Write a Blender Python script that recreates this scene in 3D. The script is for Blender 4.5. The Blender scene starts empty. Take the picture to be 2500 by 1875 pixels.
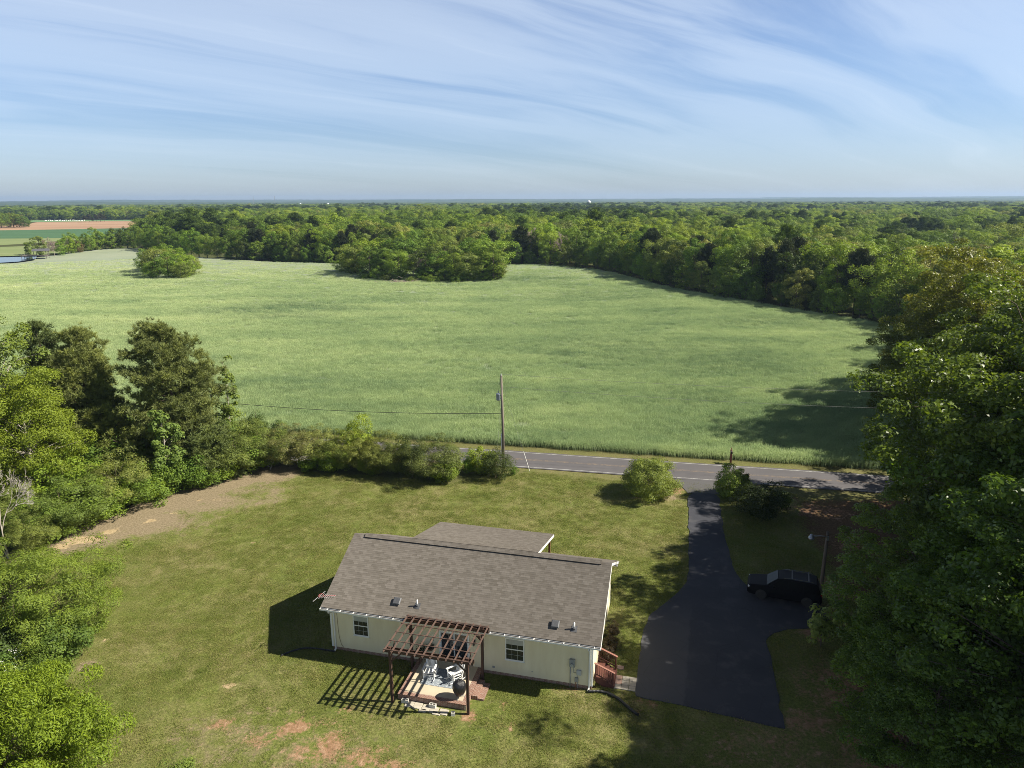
import bpy, math, random
import numpy as np
from mathutils import Matrix, Vector, Euler

R = math.radians
S = bpy.context.scene
COL = S.collection
PI = math.pi

# ------------------------------------------------------------------ camera
CAM_H, PITCH, ROLL, FPX = 28.0, math.atan(447.5 / 1736.0), R(-0.233), 1736.0
cam_d = bpy.data.cameras.new('camera')
cam = bpy.data.objects.new('camera', cam_d)
COL.objects.link(cam)
S.camera = cam
cam_d.sensor_width = 36.0
cam_d.lens = 36.0 * FPX / 2500.0
cam_d.clip_start, cam_d.clip_end = 0.5, 60000.0
cam.matrix_world = Matrix.Translation((0, 0, CAM_H)) @ Matrix.Rotation(PI / 2 - PITCH, 4, 'X') @ Matrix.Rotation(ROLL, 4, 'Z')

# ------------------------------------------------------------------ world, sun, exposure
SUN_VEC = Vector((1.10, -0.068, 1.0)).normalized()
SUN_EL = math.asin(SUN_VEC.z)
SUN_AZ = math.atan2(SUN_VEC.x, SUN_VEC.y)
HAZE = 9e-5
SKY_STRENGTH, SUN_STRENGTH, EXPOSURE = 0.05, 5.0, 0.88
S.view_settings.view_transform = 'Standard'
S.view_settings.look = 'None'
S.view_settings.exposure = EXPOSURE
S.view_settings.gamma = 1.0
S.view_settings.use_curve_mapping = False


def new_tree(nt):
    nt.nodes.clear()

    def N(t, **kw):
        n = nt.nodes.new(t)
        ins = kw.pop('ins', {})
        for k, v in kw.items():
            setattr(n, k, v)
        for k, v in ins.items():
            if isinstance(v, bpy.types.NodeSocket):
                nt.links.new(v, n.inputs[k])
            else:
                n.inputs[k].default_value = v
        return n

    def L(a, b):
        nt.links.new(a, b)
    return N, L


def ramp(N, fac, stops, interp='LINEAR'):
    n = N('ShaderNodeValToRGB', ins={0: fac})
    n.color_ramp.interpolation = interp
    el = n.color_ramp.elements
    while len(el) < len(stops):
        el.new(0.5)
    for e, (p, c) in zip(el, stops):
        e.position = p
        e.color = (c, c, c, 1) if isinstance(c, (int, float)) else (c[0], c[1], c[2], 1)
    return n.outputs[0]


def mth(N, op, a, b=0.0, c=0.0, clamp=False):
    n = N('ShaderNodeMath', operation=op, use_clamp=clamp)
    for i, v in enumerate((a, b, c)):
        if isinstance(v, bpy.types.NodeSocket):
            n.id_data.links.new(v, n.inputs[i])
        else:
            n.inputs[i].default_value = v
    return n.outputs[0]


def mixc(N, fac, a, b, mode='MIX'):
    n = N('ShaderNodeMix', data_type='RGBA', blend_type=mode)
    for i, v in ((0, fac), (6, a), (7, b)):
        if isinstance(v, bpy.types.NodeSocket):
            n.id_data.links.new(v, n.inputs[i])
        else:
            n.inputs[i].default_value = (v[0], v[1], v[2], 1) if isinstance(v, (tuple, list)) else v
    return n.outputs[2]


def noise(N, vec, scale, detail=4.0, rough=0.55, dist=0.0):
    n = N('ShaderNodeTexNoise', ins={'Vector': vec, 'Scale': scale, 'Detail': detail, 'Roughness': rough, 'Distortion': dist})
    return n.outputs[0]


W = bpy.data.worlds.new('World')
S.world = W
W.use_nodes = True
N, L = new_tree(W.node_tree)
sky = N('ShaderNodeTexSky', sky_type='NISHITA', sun_disc=False, sun_elevation=SUN_EL, sun_rotation=SUN_AZ, altitude=150.0, air_density=1.0, dust_density=0.4, ozone_density=2.0)
tc = N('ShaderNodeTexCoord')
sep = N('ShaderNodeSeparateXYZ', ins={0: tc.outputs['Generated']})
zc = mth(N, 'MAXIMUM', sep.outputs[2], 0.012)
zz = mth(N, 'ADD', zc, 0.10)
px_ = mth(N, 'DIVIDE', sep.outputs[0], zz)
py_ = mth(N, 'DIVIDE', sep.outputs[1], zz)
flat = N('ShaderNodeCombineXYZ', ins={0: px_, 1: py_, 2: 0.0}).outputs[0]
WIND = R(43.0)


def wind_map(sx, sy, off):
    r_ = N('ShaderNodeVectorRotate', rotation_type='Z_AXIS', ins={'Vector': flat, 'Angle': -WIND}).outputs[0]
    return N('ShaderNodeMapping', ins={'Vector': r_, 'Scale': (sx, sy, 1.0), 'Location': off}).outputs[0]


wv = wind_map(0.30, 0.55, (3.1, 0.7, 0))
wn = N('ShaderNodeTexNoise', ins={'Vector': wv, 'Scale': 1.0, 'Detail': 3.0}).outputs[1]
warp = N('ShaderNodeVectorMath', operation='MULTIPLY_ADD', ins={0: wn, 1: (0.5, 1.3, 0), 2: (-0.25, -0.65, 0)}).outputs[0]


def warped(v):
    return N('ShaderNodeVectorMath', operation='ADD', ins={0: v, 1: warp}).outputs[0]


big = noise(N, warped(wind_map(0.10, 0.42, (0.4, 1.9, 0))), 1.0, 4.0, 0.5)
fine = noise(N, warped(wind_map(0.20, 1.45, (5.3, 3.3, 0))), 1.1, 8.0, 0.60, 0.6)
cov = mth(N, 'MULTIPLY_ADD', fine, 0.55, mth(N, 'MULTIPLY', big, 0.75))
cov = ramp(N, cov, [(0.48, 0.0), (0.66, 0.38), (0.86, 0.82)], 'EASE')
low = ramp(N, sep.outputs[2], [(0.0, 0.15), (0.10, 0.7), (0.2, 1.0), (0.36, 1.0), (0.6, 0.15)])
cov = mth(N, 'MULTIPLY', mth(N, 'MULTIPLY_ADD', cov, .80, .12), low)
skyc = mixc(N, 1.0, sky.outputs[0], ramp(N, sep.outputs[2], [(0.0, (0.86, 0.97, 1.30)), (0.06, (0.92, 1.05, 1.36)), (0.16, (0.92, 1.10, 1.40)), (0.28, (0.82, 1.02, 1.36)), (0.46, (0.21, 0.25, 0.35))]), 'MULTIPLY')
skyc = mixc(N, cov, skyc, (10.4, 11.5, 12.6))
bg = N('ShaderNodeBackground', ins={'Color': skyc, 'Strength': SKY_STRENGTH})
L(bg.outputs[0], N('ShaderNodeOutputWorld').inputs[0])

sun_d = bpy.data.lights.new('sun', 'SUN')
sun_d.energy, sun_d.angle, sun_d.color = SUN_STRENGTH, R(0.53), (1.0, 0.93, 0.80)
sun = bpy.data.objects.new('sun', sun_d)
COL.objects.link(sun)
sun.rotation_euler = SUN_VEC.to_track_quat('Z', 'Y').to_euler()
S.cycles.max_bounces = 8
S.cycles.diffuse_bounces = 3
S.cycles.glossy_bounces = 2
S.cycles.transmission_bounces = 4
S.cycles.transparent_max_bounces = 4
S.cycles.volume_bounces = 0
S.cycles.use_denoising = True
S.cycles.denoiser = 'OPENIMAGEDENOISE'
S.cycles.denoising_input_passes = 'RGB_ALBEDO_NORMAL'
S.cycles.denoising_prefilter = 'NONE'
S.cycles.filter_width = 0.9
S.cycles.use_adaptive_sampling = False
S.cycles.adaptive_threshold = 0.015

# ------------------------------------------------------------------ picture point -> place on the ground (picture 2212 x 1659)
_sp, _cp, _cr, _sr = math.sin(PITCH), math.cos(PITCH), math.cos(ROLL), math.sin(ROLL)


def ray(x, y):
    x, y = (x * 1.13020 - 1250) / FPX, -(y * 1.13020 - 937.5) / FPX
    x, y = _cr * x - _sr * y, _sr * x + _cr * y
    return np.array([x, y * _sp + _cp, y * _cp - _sp])


def at(x, y, z=0.0):
    r = ray(x, y)
    t = (z - CAM_H) / r[2]
    return (r[0] * t, r[1] * t)


def height_over(base, y_top):
    """height of a vertical at ground point base whose top is seen at picture row y_top"""
    lo, hi = 0.0, 60.0
    for _ in range(40):
        m = (lo + hi) / 2
        d = base[1] * _cp - (m - CAM_H) * _sp
        yy = (base[1] * _sp + (m - CAM_H) * _cp) / d
        xx = base[0] / d
        yy = -_sr * xx + _cr * yy
        py = (937.5 - FPX * yy) / 1.1302
        if py > y_top:
            lo = m
        else:
            hi = m
    return lo


def vnoise(x, y, seed=0):
    """smooth value noise on arrays"""
    xi, yi = np.floor(x).astype(np.int64), np.floor(y).astype(np.int64)
    fx, fy = x - xi, y - yi
    fx, fy = fx * fx * (3 - 2 * fx), fy * fy * (3 - 2 * fy)

    def h(a, b):
        n = (a * 374761393 + b * 668265263 + seed * 974634777) & 0xFFFFFFFF
        n = ((n ^ (n >> 13)) * 1274126177) & 0xFFFFFFFF
        return ((n ^ (n >> 16)) & 0xFFFF) / 65535.0
    return (h(xi, yi) * (1 - fx) + h(xi + 1, yi) * fx) * (1 - fy) + (h(xi, yi + 1) * (1 - fx) + h(xi + 1, yi + 1) * fx) * fy


def terrain(x, y):
    x, y = np.asarray(x, float), np.asarray(y, float)
    k = np.clip((y - 110) / 160, 0, 1) * np.clip((900 - y) / 300, 0, 1)
    z = 2.2 * (vnoise(x / 75 + 3.3, y / 60 + 1.7, 5) - 0.55) + 0.8 * (vnoise(x / 30, y / 26, 6) - 0.5)
    return z * k


def in_poly(x, y, poly):
    x, y = np.asarray(x, float), np.asarray(y, float)
    ins = np.zeros(x.shape, bool)
    n = len(poly)
    for i in range(n):
        x0, y0 = poly[i]
        x1, y1 = poly[(i + 1) % n]
        c = ((y0 > y) != (y1 > y)) & (x < (x1 - x0) * (y - y0) / ((y1 - y0) if y1 != y0 else 1e-9) + x0)
        ins ^= c
    return ins


def line_dist(x, y, pts, closed=False):
    x, y = np.asarray(x, float), np.asarray(y, float)
    d = np.full(x.shape, 1e9)
    P = list(pts) + ([pts[0]] if closed else [])
    for (x0, y0), (x1, y1) in zip(P[:-1], P[1:]):
        dx, dy = x1 - x0, y1 - y0
        t = np.clip(((x - x0) * dx + (y - y0) * dy) / max(dx * dx + dy * dy, 1e-9), 0, 1)
        d = np.minimum(d, np.hypot(x - x0 - t * dx, y - y0 - t * dy))
    return d


def chaikin(pts, it=2, closed=False):
    for _ in range(it):
        out = [] if closed else [pts[0]]
        n = len(pts)
        for i in range(n if closed else n - 1):
            a, b = pts[i], pts[(i + 1) % n]
            out += [(a[0] * .75 + b[0] * .25, a[1] * .75 + b[1] * .25), (a[0] * .25 + b[0] * .75, a[1] * .25 + b[1] * .75)]
        if not closed:
            out.append(pts[-1])
        pts = out
    return pts


# ------------------------------------------------------------------ mesh helpers
class MB:
    def __init__(s):
        s.v, s.f = [], []

    def add(s, vs, fs):
        o = len(s.v)
        s.v += [tuple(map(float, v)) for v in vs]
        s.f += [tuple(i + o for i in f) for f in fs]
        return s

    def box(s, a, b):
        x0, y0, z0 = a
        x1, y1, z1 = b
        return s.add([(x0, y0, z0), (x1, y0, z0), (x1, y1, z0), (x0, y1, z0), (x0, y0, z1), (x1, y0, z1), (x1, y1, z1), (x0, y1, z1)],
                     [(0, 3, 2, 1), (4, 5, 6, 7), (0, 1, 5, 4), (1, 2, 6, 5), (2, 3, 7, 6), (3, 0, 4, 7)])

    def bar(s, p, q, w, h, up=(0, 0, 1)):
        """a box from p to q, w wide and h high"""
        p, q = Vector(p), Vector(q)
        d = (q - p).normalized()
        up = Vector(up)
        if abs(d.dot(up)) > 0.98:
            up = Vector((0, 1, 0))
        sd = d.cross(up).normalized()
        u = sd.cross(d)
        vs = [c + sd * a * w / 2 + u * b * h / 2 for c in (p, q) for a, b in ((-1, -1), (1, -1), (1, 1), (-1, 1))]
        return s.add(vs, [(0, 1, 2, 3), (7, 6, 5, 4), (0, 4, 5, 1), (1, 5, 6, 2), (2, 6, 7, 3), (3, 7, 4, 0)])

    def tube(s, pts, rad, n=8, caps=True):
        pts = [Vector(p) for p in pts]
        if not isinstance(rad, (list, tuple)):
            rad = [rad] * len(pts)
        o = len(s.v)
        ref = Vector((0.31, 0.95, 0.1))
        for i, p in enumerate(pts):
            d = (pts[min(i + 1, len(pts) - 1)] - pts[max(i - 1, 0)])
            d = d.normalized() if d.length > 1e-9 else Vector((0, 0, 1))
            r_ = ref if abs(d.dot(ref)) < 0.95 else Vector((1, 0, 0))
            a = d.cross(r_).normalized()
            b = d.cross(a)
            for k in range(n):
                t = 2 * PI * k / n
                s.v.append(tuple(p + (a * math.cos(t) + b * math.sin(t)) * rad[i]))
        for i in range(len(pts) - 1):
            for k in range(n):
                s.f.append((o + i * n + k, o + i * n + (k + 1) % n, o + (i + 1) * n + (k + 1) % n, o + (i + 1) * n + k))
        if caps:
            s.f.append(tuple(o + k for k in range(n))[::-1])
            s.f.append(tuple(o + (len(pts) - 1) * n + k for k in range(n)))
        return s

    def lathe(s, prof, n=16, c=(0, 0, 0), axis='Z'):
        o = len(s.v)
        for r, z in prof:
            for k in range(n):
                t = 2 * PI * k / n
                x, y = r * math.cos(t), r * math.sin(t)
                p = (x, y, z) if axis == 'Z' else ((z, x, y) if axis == 'X' else (y, z, x))
                s.v.append((c[0] + p[0], c[1] + p[1], c[2] + p[2]))
        for i in range(len(prof) - 1):
            for k in range(n):
                s.f.append((o + i * n + k, o + i * n + (k + 1) % n, o + (i + 1) * n + (k + 1) % n, o + (i + 1) * n + k))
        s.f.append(tuple(o + k for k in range(n))[::-1])
        s.f.append(tuple(o + (len(prof) - 1) * n + k for k in range(n)))
        return s

    def prism(s, poly, z0, z1):
        n = len(poly)
        vs = [(x, y, z0) for x, y in poly] + [(x, y, z1) for x, y in poly]
        fs = [tuple(range(n))[::-1], tuple(range(n, 2 * n))] + [(i, (i + 1) % n, n + (i + 1) % n, n + i) for i in range(n)]
        return s.add(vs, fs)

    def mesh(s, name):
        me = bpy.data.meshes.new(name)
        me.from_pydata(s.v, [], s.f)
        me.update()
        return me

    def build(s, name, mat, parent=None, smooth=False, bevel=0.0):
        o = obj(name, s.mesh(name), mat, parent)
        if smooth:
            o.data.polygons.foreach_set('use_smooth', [True] * len(o.data.polygons))
        if bevel:
            m = o.modifiers.new('bevel', 'BEVEL')
            m.width, m.segments, m.limit_method = bevel, 2, 'ANGLE'
        return o


def obj(name, me, mat=None, parent=None):
    o = bpy.data.objects.new(name, me)
    COL.objects.link(o)
    if mat is not None and me is not None and not me.materials:
        for m in (mat if isinstance(mat, (list, tuple)) else [mat]):
            me.materials.append(m)
    if parent is not None:
        o.parent = parent
    return o


def np_mesh(name, V, F, attrs=None, smooth=False, uv=None):
    """V (n,3); F (m,k) all the same k"""
    me = bpy.data.meshes.new(name)
    V = np.ascontiguousarray(V, np.float32)
    F = np.ascontiguousarray(F, np.int32)
    m, k = F.shape
    me.vertices.add(len(V))
    me.vertices.foreach_set('co', V.ravel())
    me.loops.add(m * k)
    me.loops.foreach_set('vertex_index', F.ravel())
    me.polygons.add(m)
    me.polygons.foreach_set('loop_start', np.arange(0, m * k, k, dtype=np.int32))
    me.polygons.foreach_set('loop_total', np.full(m, k, np.int32))
    if smooth:
        me.polygons.foreach_set('use_smooth', np.ones(m, bool))
    for nm, a in (attrs or {}).items():
        at_ = me.attributes.new(nm, 'FLOAT', 'POINT')
        at_.data.foreach_set('value', np.ascontiguousarray(a, np.float32))
    if uv is not None:
        l = me.uv_layers.new(name='UVMap')
        l.data.foreach_set('uv', np.ascontiguousarray(uv[F.ravel()], np.float32).ravel())
    me.update(calc_edges=True)
    me.validate()
    return me


def tag(o, label=None, cat=None, group=None, kind=None):
    for k, v in (('label', label), ('category', cat), ('group', group), ('kind', kind)):
        if v:
            o[k] = v
    return o


def thing(name, label, cat, loc=(0, 0, 0), rz=0.0, group=None):
    o = obj(name, None)
    o.location, o.rotation_euler = loc, (0, 0, rz)
    o.empty_display_size = 0.2
    return tag(o, label, cat, group)


def dup(root, loc, rz=0.0, scale=1.0, label=None, group=None, color=None, sxy=1.0):
    r = root.copy()
    COL.objects.link(r)
    r.location, r.rotation_euler, r.scale = loc, (0, 0, rz), (scale * sxy, scale * sxy, scale)
    if label:
        r['label'] = label
    if group:
        r['group'] = group
    for ch in list(root.children):
        c = ch.copy()
        COL.objects.link(c)
        c.parent = r
        if color is not None:
            c.color = (*color, 1)
        for gch in ch.children:
            d = gch.copy()
            COL.objects.link(d)
            d.parent = c
    return r


# ------------------------------------------------------------------ materials
def mat(name):
    m = bpy.data.materials.new(name)
    m.use_nodes = True
    N, L = new_tree(m.node_tree)
    out = N('ShaderNodeOutputMaterial')
    return m, N, L, out


def pbr(name, col, rough=0.6, metal=0.0, var=0.12, scale=6.0, bump=0.0, bscale=40.0, spec=0.5, stretch=None):
    m, N, L, out = mat(name)
    tc = N('ShaderNodeTexCoord').outputs['Object']
    v = tc if stretch is None else N('ShaderNodeMapping', ins={'Vector': tc, 'Scale': stretch}).outputs[0]
    f = noise(N, v, scale, 5.0, 0.6)
    c = ramp(N, f, [(0.25, tuple(x * (1 - var) for x in col)), (0.75, tuple(min(1, x * (1 + var)) for x in col))])
    b = N('ShaderNodeBsdfPrincipled', ins={'Base Color': c, 'Roughness': rough, 'Metallic': metal, 'Specular IOR Level': spec})
    if bump:
        L(N('ShaderNodeBump', ins={'Height': noise(N, v, bscale, 4.0), 'Strength': bump, 'Distance': 0.02}).outputs[0], b.inputs['Normal'])
    L(b.outputs[0], out.inputs[0])
    return m


def leaf_mat(name, trans=0.35, rough=0.55, yellow=(1.16, 1.10, 0.75), spec=0.25):
    """leaf colour = the tree's own colour (object colour, or its colour in the wood) varied leaf by leaf"""
    m, N, L, out = mat(name)
    oc = N('ShaderNodeObjectInfo').outputs['Color']
    flag = N('ShaderNodeAttribute', attribute_type='INSTANCER', attribute_name='in_wood').outputs['Fac']
    hue = N('ShaderNodeAttribute', attribute_type='INSTANCER', attribute_name='wood_hue').outputs['Fac']
    wc = ramp(N, hue, [(0.0, WOOD[0]), (0.16, WOOD[1]), (0.40, WOOD[2]), (0.62, WOOD[3]), (0.80, WOOD[4]), (0.92, WOOD[5]), (1.0, WOOD[6])])
    c = mixc(N, flag, oc, wc)
    t = N('ShaderNodeAttribute', attribute_name='tint').outputs['Fac']
    k = ramp(N, t, [(0.0, (0.62, 0.66, 0.7)), (0.55, (1.0, 1.0, 1.0)), (1.0, yellow)])
    c = mixc(N, 1.0, c, k, 'MULTIPLY')
    rv_ = ramp(N, N('ShaderNodeObjectInfo').outputs['Random'], [(0.0, (0.68, 0.72, 0.80)), (0.5, (1.0, 1.0, 1.0)), (1.0, (1.34, 1.26, 1.15))])
    c = mixc(N, flag, c, mixc(N, 1.0, c, rv_, 'MULTIPLY'))
    b = N('ShaderNodeBsdfPrincipled', ins={'Base Color': c, 'Roughness': rough, 'Specular IOR Level': spec})
    tr = N('ShaderNodeBsdfTranslucent', ins={'Color': mixc(N, 1.0, c, (1.25, 1.2, 0.5), 'MULTIPLY')})
    mx = N('ShaderNodeMixShader', ins={0: trans, 1: b.outputs[0], 2: tr.outputs[0]})
    L(mx.outputs[0], out.inputs[0])
    return m


C_DARK = (0.075, 0.115, 0.022)
C_MID = (0.140, 0.222, 0.036)
C_GREEN = (0.195, 0.290, 0.042)
C_BRIGHT = (0.245, 0.335, 0.038)
C_OLIVE = (0.205, 0.255, 0.062)
C_PALE = (0.310, 0.335, 0.105)
C_RUSSET = (0.210, 0.165, 0.080)
C_GREY = (0.170, 0.140, 0.110)
WOOD = [C_DARK, C_MID, C_GREEN, C_BRIGHT, C_OLIVE, C_PALE, C_RUSSET]
M = {}
M['leaf'] = leaf_mat('leaf')
M['gloss_leaf'] = leaf_mat('glossy_oak_leaf', trans=0.42, rough=0.40, spec=0.40, yellow=(1.45, 1.42, 0.80))
M['needle'] = leaf_mat('needle', trans=0.18, rough=0.6, yellow=(1.15, 1.12, 0.85))
M['bark'] = pbr('bark', (0.13, 0.10, 0.075), 0.9, var=0.35, scale=5, bump=0.6, bscale=12, stretch=(1, 1, 0.25))
M['pale_bark'] = pbr('pale_bark', (0.36, 0.32, 0.27), 0.85, var=0.3, scale=4, bump=0.4, bscale=14, stretch=(1, 1, 0.3))
M['pine_bark'] = pbr('pine_bark', (0.10, 0.07, 0.05), 0.95, var=0.35, scale=6, bump=0.8, bscale=10, stretch=(1, 1, 0.3))


def twig_mat():
    m, N, L, out = mat('bare_twig')
    fl = N('ShaderNodeAttribute', attribute_type='INSTANCER', attribute_name='in_wood').outputs['Fac']
    c = mixc(N, fl, N('ShaderNodeObjectInfo').outputs['Color'], (0.20, 0.165, 0.135))
    L(N('ShaderNodeBsdfPrincipled', ins={'Base Color': c, 'Roughness': 0.9}).outputs[0], out.inputs[0])
    return m


M['twig'] = twig_mat()

# ------------------------------------------------------------------ the lie of the land
ROAD_K = -0.205


def road_y(x, off=0.0):
    """y of the road's middle (off metres beyond it) at x"""
    return 74.95 + ROAD_K * np.asarray(x, float) + off * 1.02


FIELD = [(-330, 150), (58, 68.2), (62, 92), (76, 124), (86.5, 155), (72.5, 185), (49, 231), (36, 288), (18, 318), (-3, 329), (-45, 331), (-79, 328), (-155, 358),
         (-200, 400), (-225, 437), (-243, 425), (-256, 386), (-268, 352), (-330, 340)]
FIELD_EDGE = chaikin(FIELD[2:16], 2)
FIELD_C = [FIELD[0], FIELD[1]] + FIELD_EDGE + FIELD[16:]
DRIVE = [at(1553, 1066), at(1556, 1097), at(1562, 1135), at(1568, 1167), at(1574, 1195), at(1588, 1237), at(1607, 1262), at(1640, 1278), at(1772, 1300),
         at(1790, 1345), at(1747, 1359), at(1680, 1363), at(1657, 1372), at(1654, 1385), at(1662, 1415), at(1686, 1535), at(1692, 1570), at(1693, 1573), at(1690, 1574), at(1660, 1567), at(1478, 1527), at(1390, 1508), at(1376, 1505.5), at(1374, 1504), at(1374, 1500),
         at(1376, 1470), at(1384, 1405), at(1391, 1352), at(1402, 1330), at(1440, 1301), at(1476, 1268), at(1487, 1245), at(1488, 1180), at(1487, 1100), at(1486, 1064)]
drive_mouth = [at(1474, 1036), at(1482, 1050)]
YARD = [at(-250, 1700), at(-60, 1330), at(100, 1190), at(215, 1120), at(420, 1060), at(560, 1013), at(800, 1028), at(960, 1045), (2, 71), (13, 68), (17, 68), (26, 66),
        (31, 62), (30, 40), (25, 22), (0, 8), (-30, 8)]
POND = [at(-160, 569), at(0, 565.5), at(40, 563.5), at(72, 558.5), at(76, 554.5), at(60, 553.5), at(0, 555), at(-160, 557)]


def grade(a, b, first, grow, far):
    out = list(np.arange(a, b + 1e-6, first))
    st, lo, hi = first, [], []
    x = a
    while x > -far:
        st *= grow
        x -= st
        lo.append(x)
    st, x = first, b
    while x < far:
        st *= grow
        x += st
        hi.append(x)
    return np.array(lo[::-1] + out + hi)


gx = grade(-56.0, 44.0, 0.42, 1.14, 12500.0)
gy = grade(14.0, 84.0, 0.42, 1.14, 12500.0)
GX, GY = np.meshgrid(gx, gy)
gxf, gyf = GX.ravel(), GY.ravel()
gz = terrain(gxf, gyf) + 0.03 * (vnoise(gxf / 3.1, gyf / 2.7, 9) - 0.5) * (np.abs(gyf - 48) < 40)
wet = in_poly(gxf, gyf, POND)
gz = np.where(wet, -1.2, gz)
nx, ny = len(gx), len(gy)
ii = (np.arange(ny - 1)[:, None] * nx + np.arange(nx - 1)[None]).ravel()
GF = np.stack([ii, ii + 1, ii + nx + 1, ii + nx], 1)


def soft_in(poly, w):
    d = line_dist(gxf, gyf, poly, True)
    return np.clip(0.5 + np.where(in_poly(gxf, gyf, poly), d, -d) / (2 * w), 0, 1)


def blobs(lst):
    a = np.zeros(len(gxf))
    for (px, py, r, s, *e) in lst:
        cx, cy = at(px, py)
        q = e[0] if e else 1.0
        d = np.hypot((gxf - cx) / q, gyf - cy) / r
        a = np.maximum(a, s * np.clip(1.25 - d, 0, 1))
    return a


near_m = (np.abs(gxf) < 60) & (gyf < 95) & (gyf > 10)
a_lawn = np.where(near_m, soft_in(YARD, 1.2), 0.0)
# worn tan strip along the left trees
strip = [at(95, 1192), at(200, 1150), at(330, 1100), at(430, 1066), at(540, 1028), at(600, 1022)]
strip2 = [at(430, 1100), at(520, 1088), at(595, 1080), at(600, 1060), at(560, 1042)]
a_dirt = np.maximum(np.clip(1.25 - line_dist(gxf, gyf, strip) / 3.6, 0, 1), 0.62 * np.clip(1.3 - line_dist(gxf, gyf, strip2) / 1.8, 0, 1))
a_dirt = np.maximum(a_dirt, blobs([(300, 1128, 5.0, 0.85, 2.0), (200, 1160, 4.0, .85, 1.5), (430, 1085, 4.5, 0.8, 2.0), (530, 1055, 4.5, .62, 1.6), (1455, 1075, 1.6, 0.7), (1430, 1062, 2.2, 0.6), (190, 1440, 1.2, 0.8), (500, 1600, 5.5, 0.55, 1.6), (700, 1640, 5, 0.55, 1.5)]))
# the bare yellow soil scars lying in that strip
a_sand = blobs([(180, 1166, 1.1, 1.0, 2.4), (130, 1182, 0.9, 0.9, 1.6), (235, 1150, 0.7, 0.9, 2.0), (328, 1124, 0.45, 1.0, 2.0), (310, 1132, .35, .9, 2.), (378, 1108, .35, .8, 2.5), (430, 1081, .35, .9, 1.8),
                (470, 1079, .4, .8, 2.6), (250, 1142, .4, .9, 2.), (610, 1322 - 100, .0, 0), (494, 1480, .5, 1.0, 1.3), (522, 1230, .35, .8, 1.8), (547, 1172, .35, .9, 1.8), (222, 1385, .7, .7, .8), (530, 1170, .2, .8, 2)])
fresh = blobs([(474, 1567, .7, .9, 1.6), (495, 1556, .5, .8, 2.), (640, 1570, 1.0, 1.0, 1.4), (716, 1604, 1.3, .95, 1.2), (685, 1624, 1.6, .8, 1.6), (780, 1640, 1.5, .8, 1.6), (600, 1583, .8, .8), (745, 1535, .5, .9, 1.8),
               (635, 1537, .4, .8, 1.5), (1015, 1548, .7, 1.0), (1010, 1520, .5, .9), (1090, 1522, .55, 1.0, .7), (1102, 1571, .45, .9, 1.5), (850, 1660, 1.2, .8, 2), (1225, 1487, .6, .8, 2.6), (975, 1590, .4, .6, 2),
               (845, 1480, .4, .9, 1.2), (1400, 1515, 1.2, .7, 1.2), (1375, 1540, .5, .9), (1008, 1542, .35, 1.), (560, 1600, 1.2, .7, 1.8), (830, 1618, .7, .7, 2), (480, 1583, .5, .7, 2)])
a_clay = np.maximum(fresh, blobs([(520, 1600, 4.5, .42, 1.7), (680, 1600, 4.5, .5, 1.6), (760, 1550, 3, .42, 1.6), (600, 1540, 3, .36, 1.5), (1050, 1550, 2.5, .4, 1.5), (860, 1600, 4, .36, 1.8), (1460, 1060, 1.6, .8, 1.2), (1395, 1075, 1.2, .6, 2.5), (1600, 1075, 1.6, .7), (1560, 1060, 1.0, .7, .7), (1740, 1100, 2.5, .75, 1.8), (1800, 1110, 3.0, .7, 1.6), (1810, 1270, 3.2, .9, .7),
                                 (1800, 1330, 2.4, .9, .8), (1760, 1370, 1.3, .9, 1.4), (1740, 1560, 3.5, .7, 1.0), (1650, 1620, 5., .62, 1.6), (1560, 1640, 4., .5, 1.6), (1850, 1180, 3.5, .8, .8), (1840, 1500, 6., .8, .8),
                                 (1960, 1640, 7., .8, 1.), (1330, 1245, 1.2, .4, .6), (1322, 1350, 1.0, .55, .5)]))
woods_side = [(27.5, 63.5), (25.5, 58), (25.0, 50), (24.2, 43.5), (21.0, 39), (19.6, 34), (17.5, 28), (15, 16), (60, 10), (90, 40), (70, 62)]
a_litter = np.where(near_m | ((gxf > 20) & (gxf < 95) & (gyf < 70)), soft_in(woods_side, 2.2), 0.0)
a_verge = np.where((np.abs(gxf) < 160) & (gyf < 140), np.clip(1.2 - np.abs(gyf - road_y(gxf)) / 6.5, 0, 1), 0.0)
ground_me = np_mesh('ground', np.stack([gxf, gyf, gz], 1), GF, dict(lawn=a_lawn, dirt=a_dirt, clay=a_clay, sand=a_sand, litter=a_litter, verge=a_verge), smooth=True)


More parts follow.
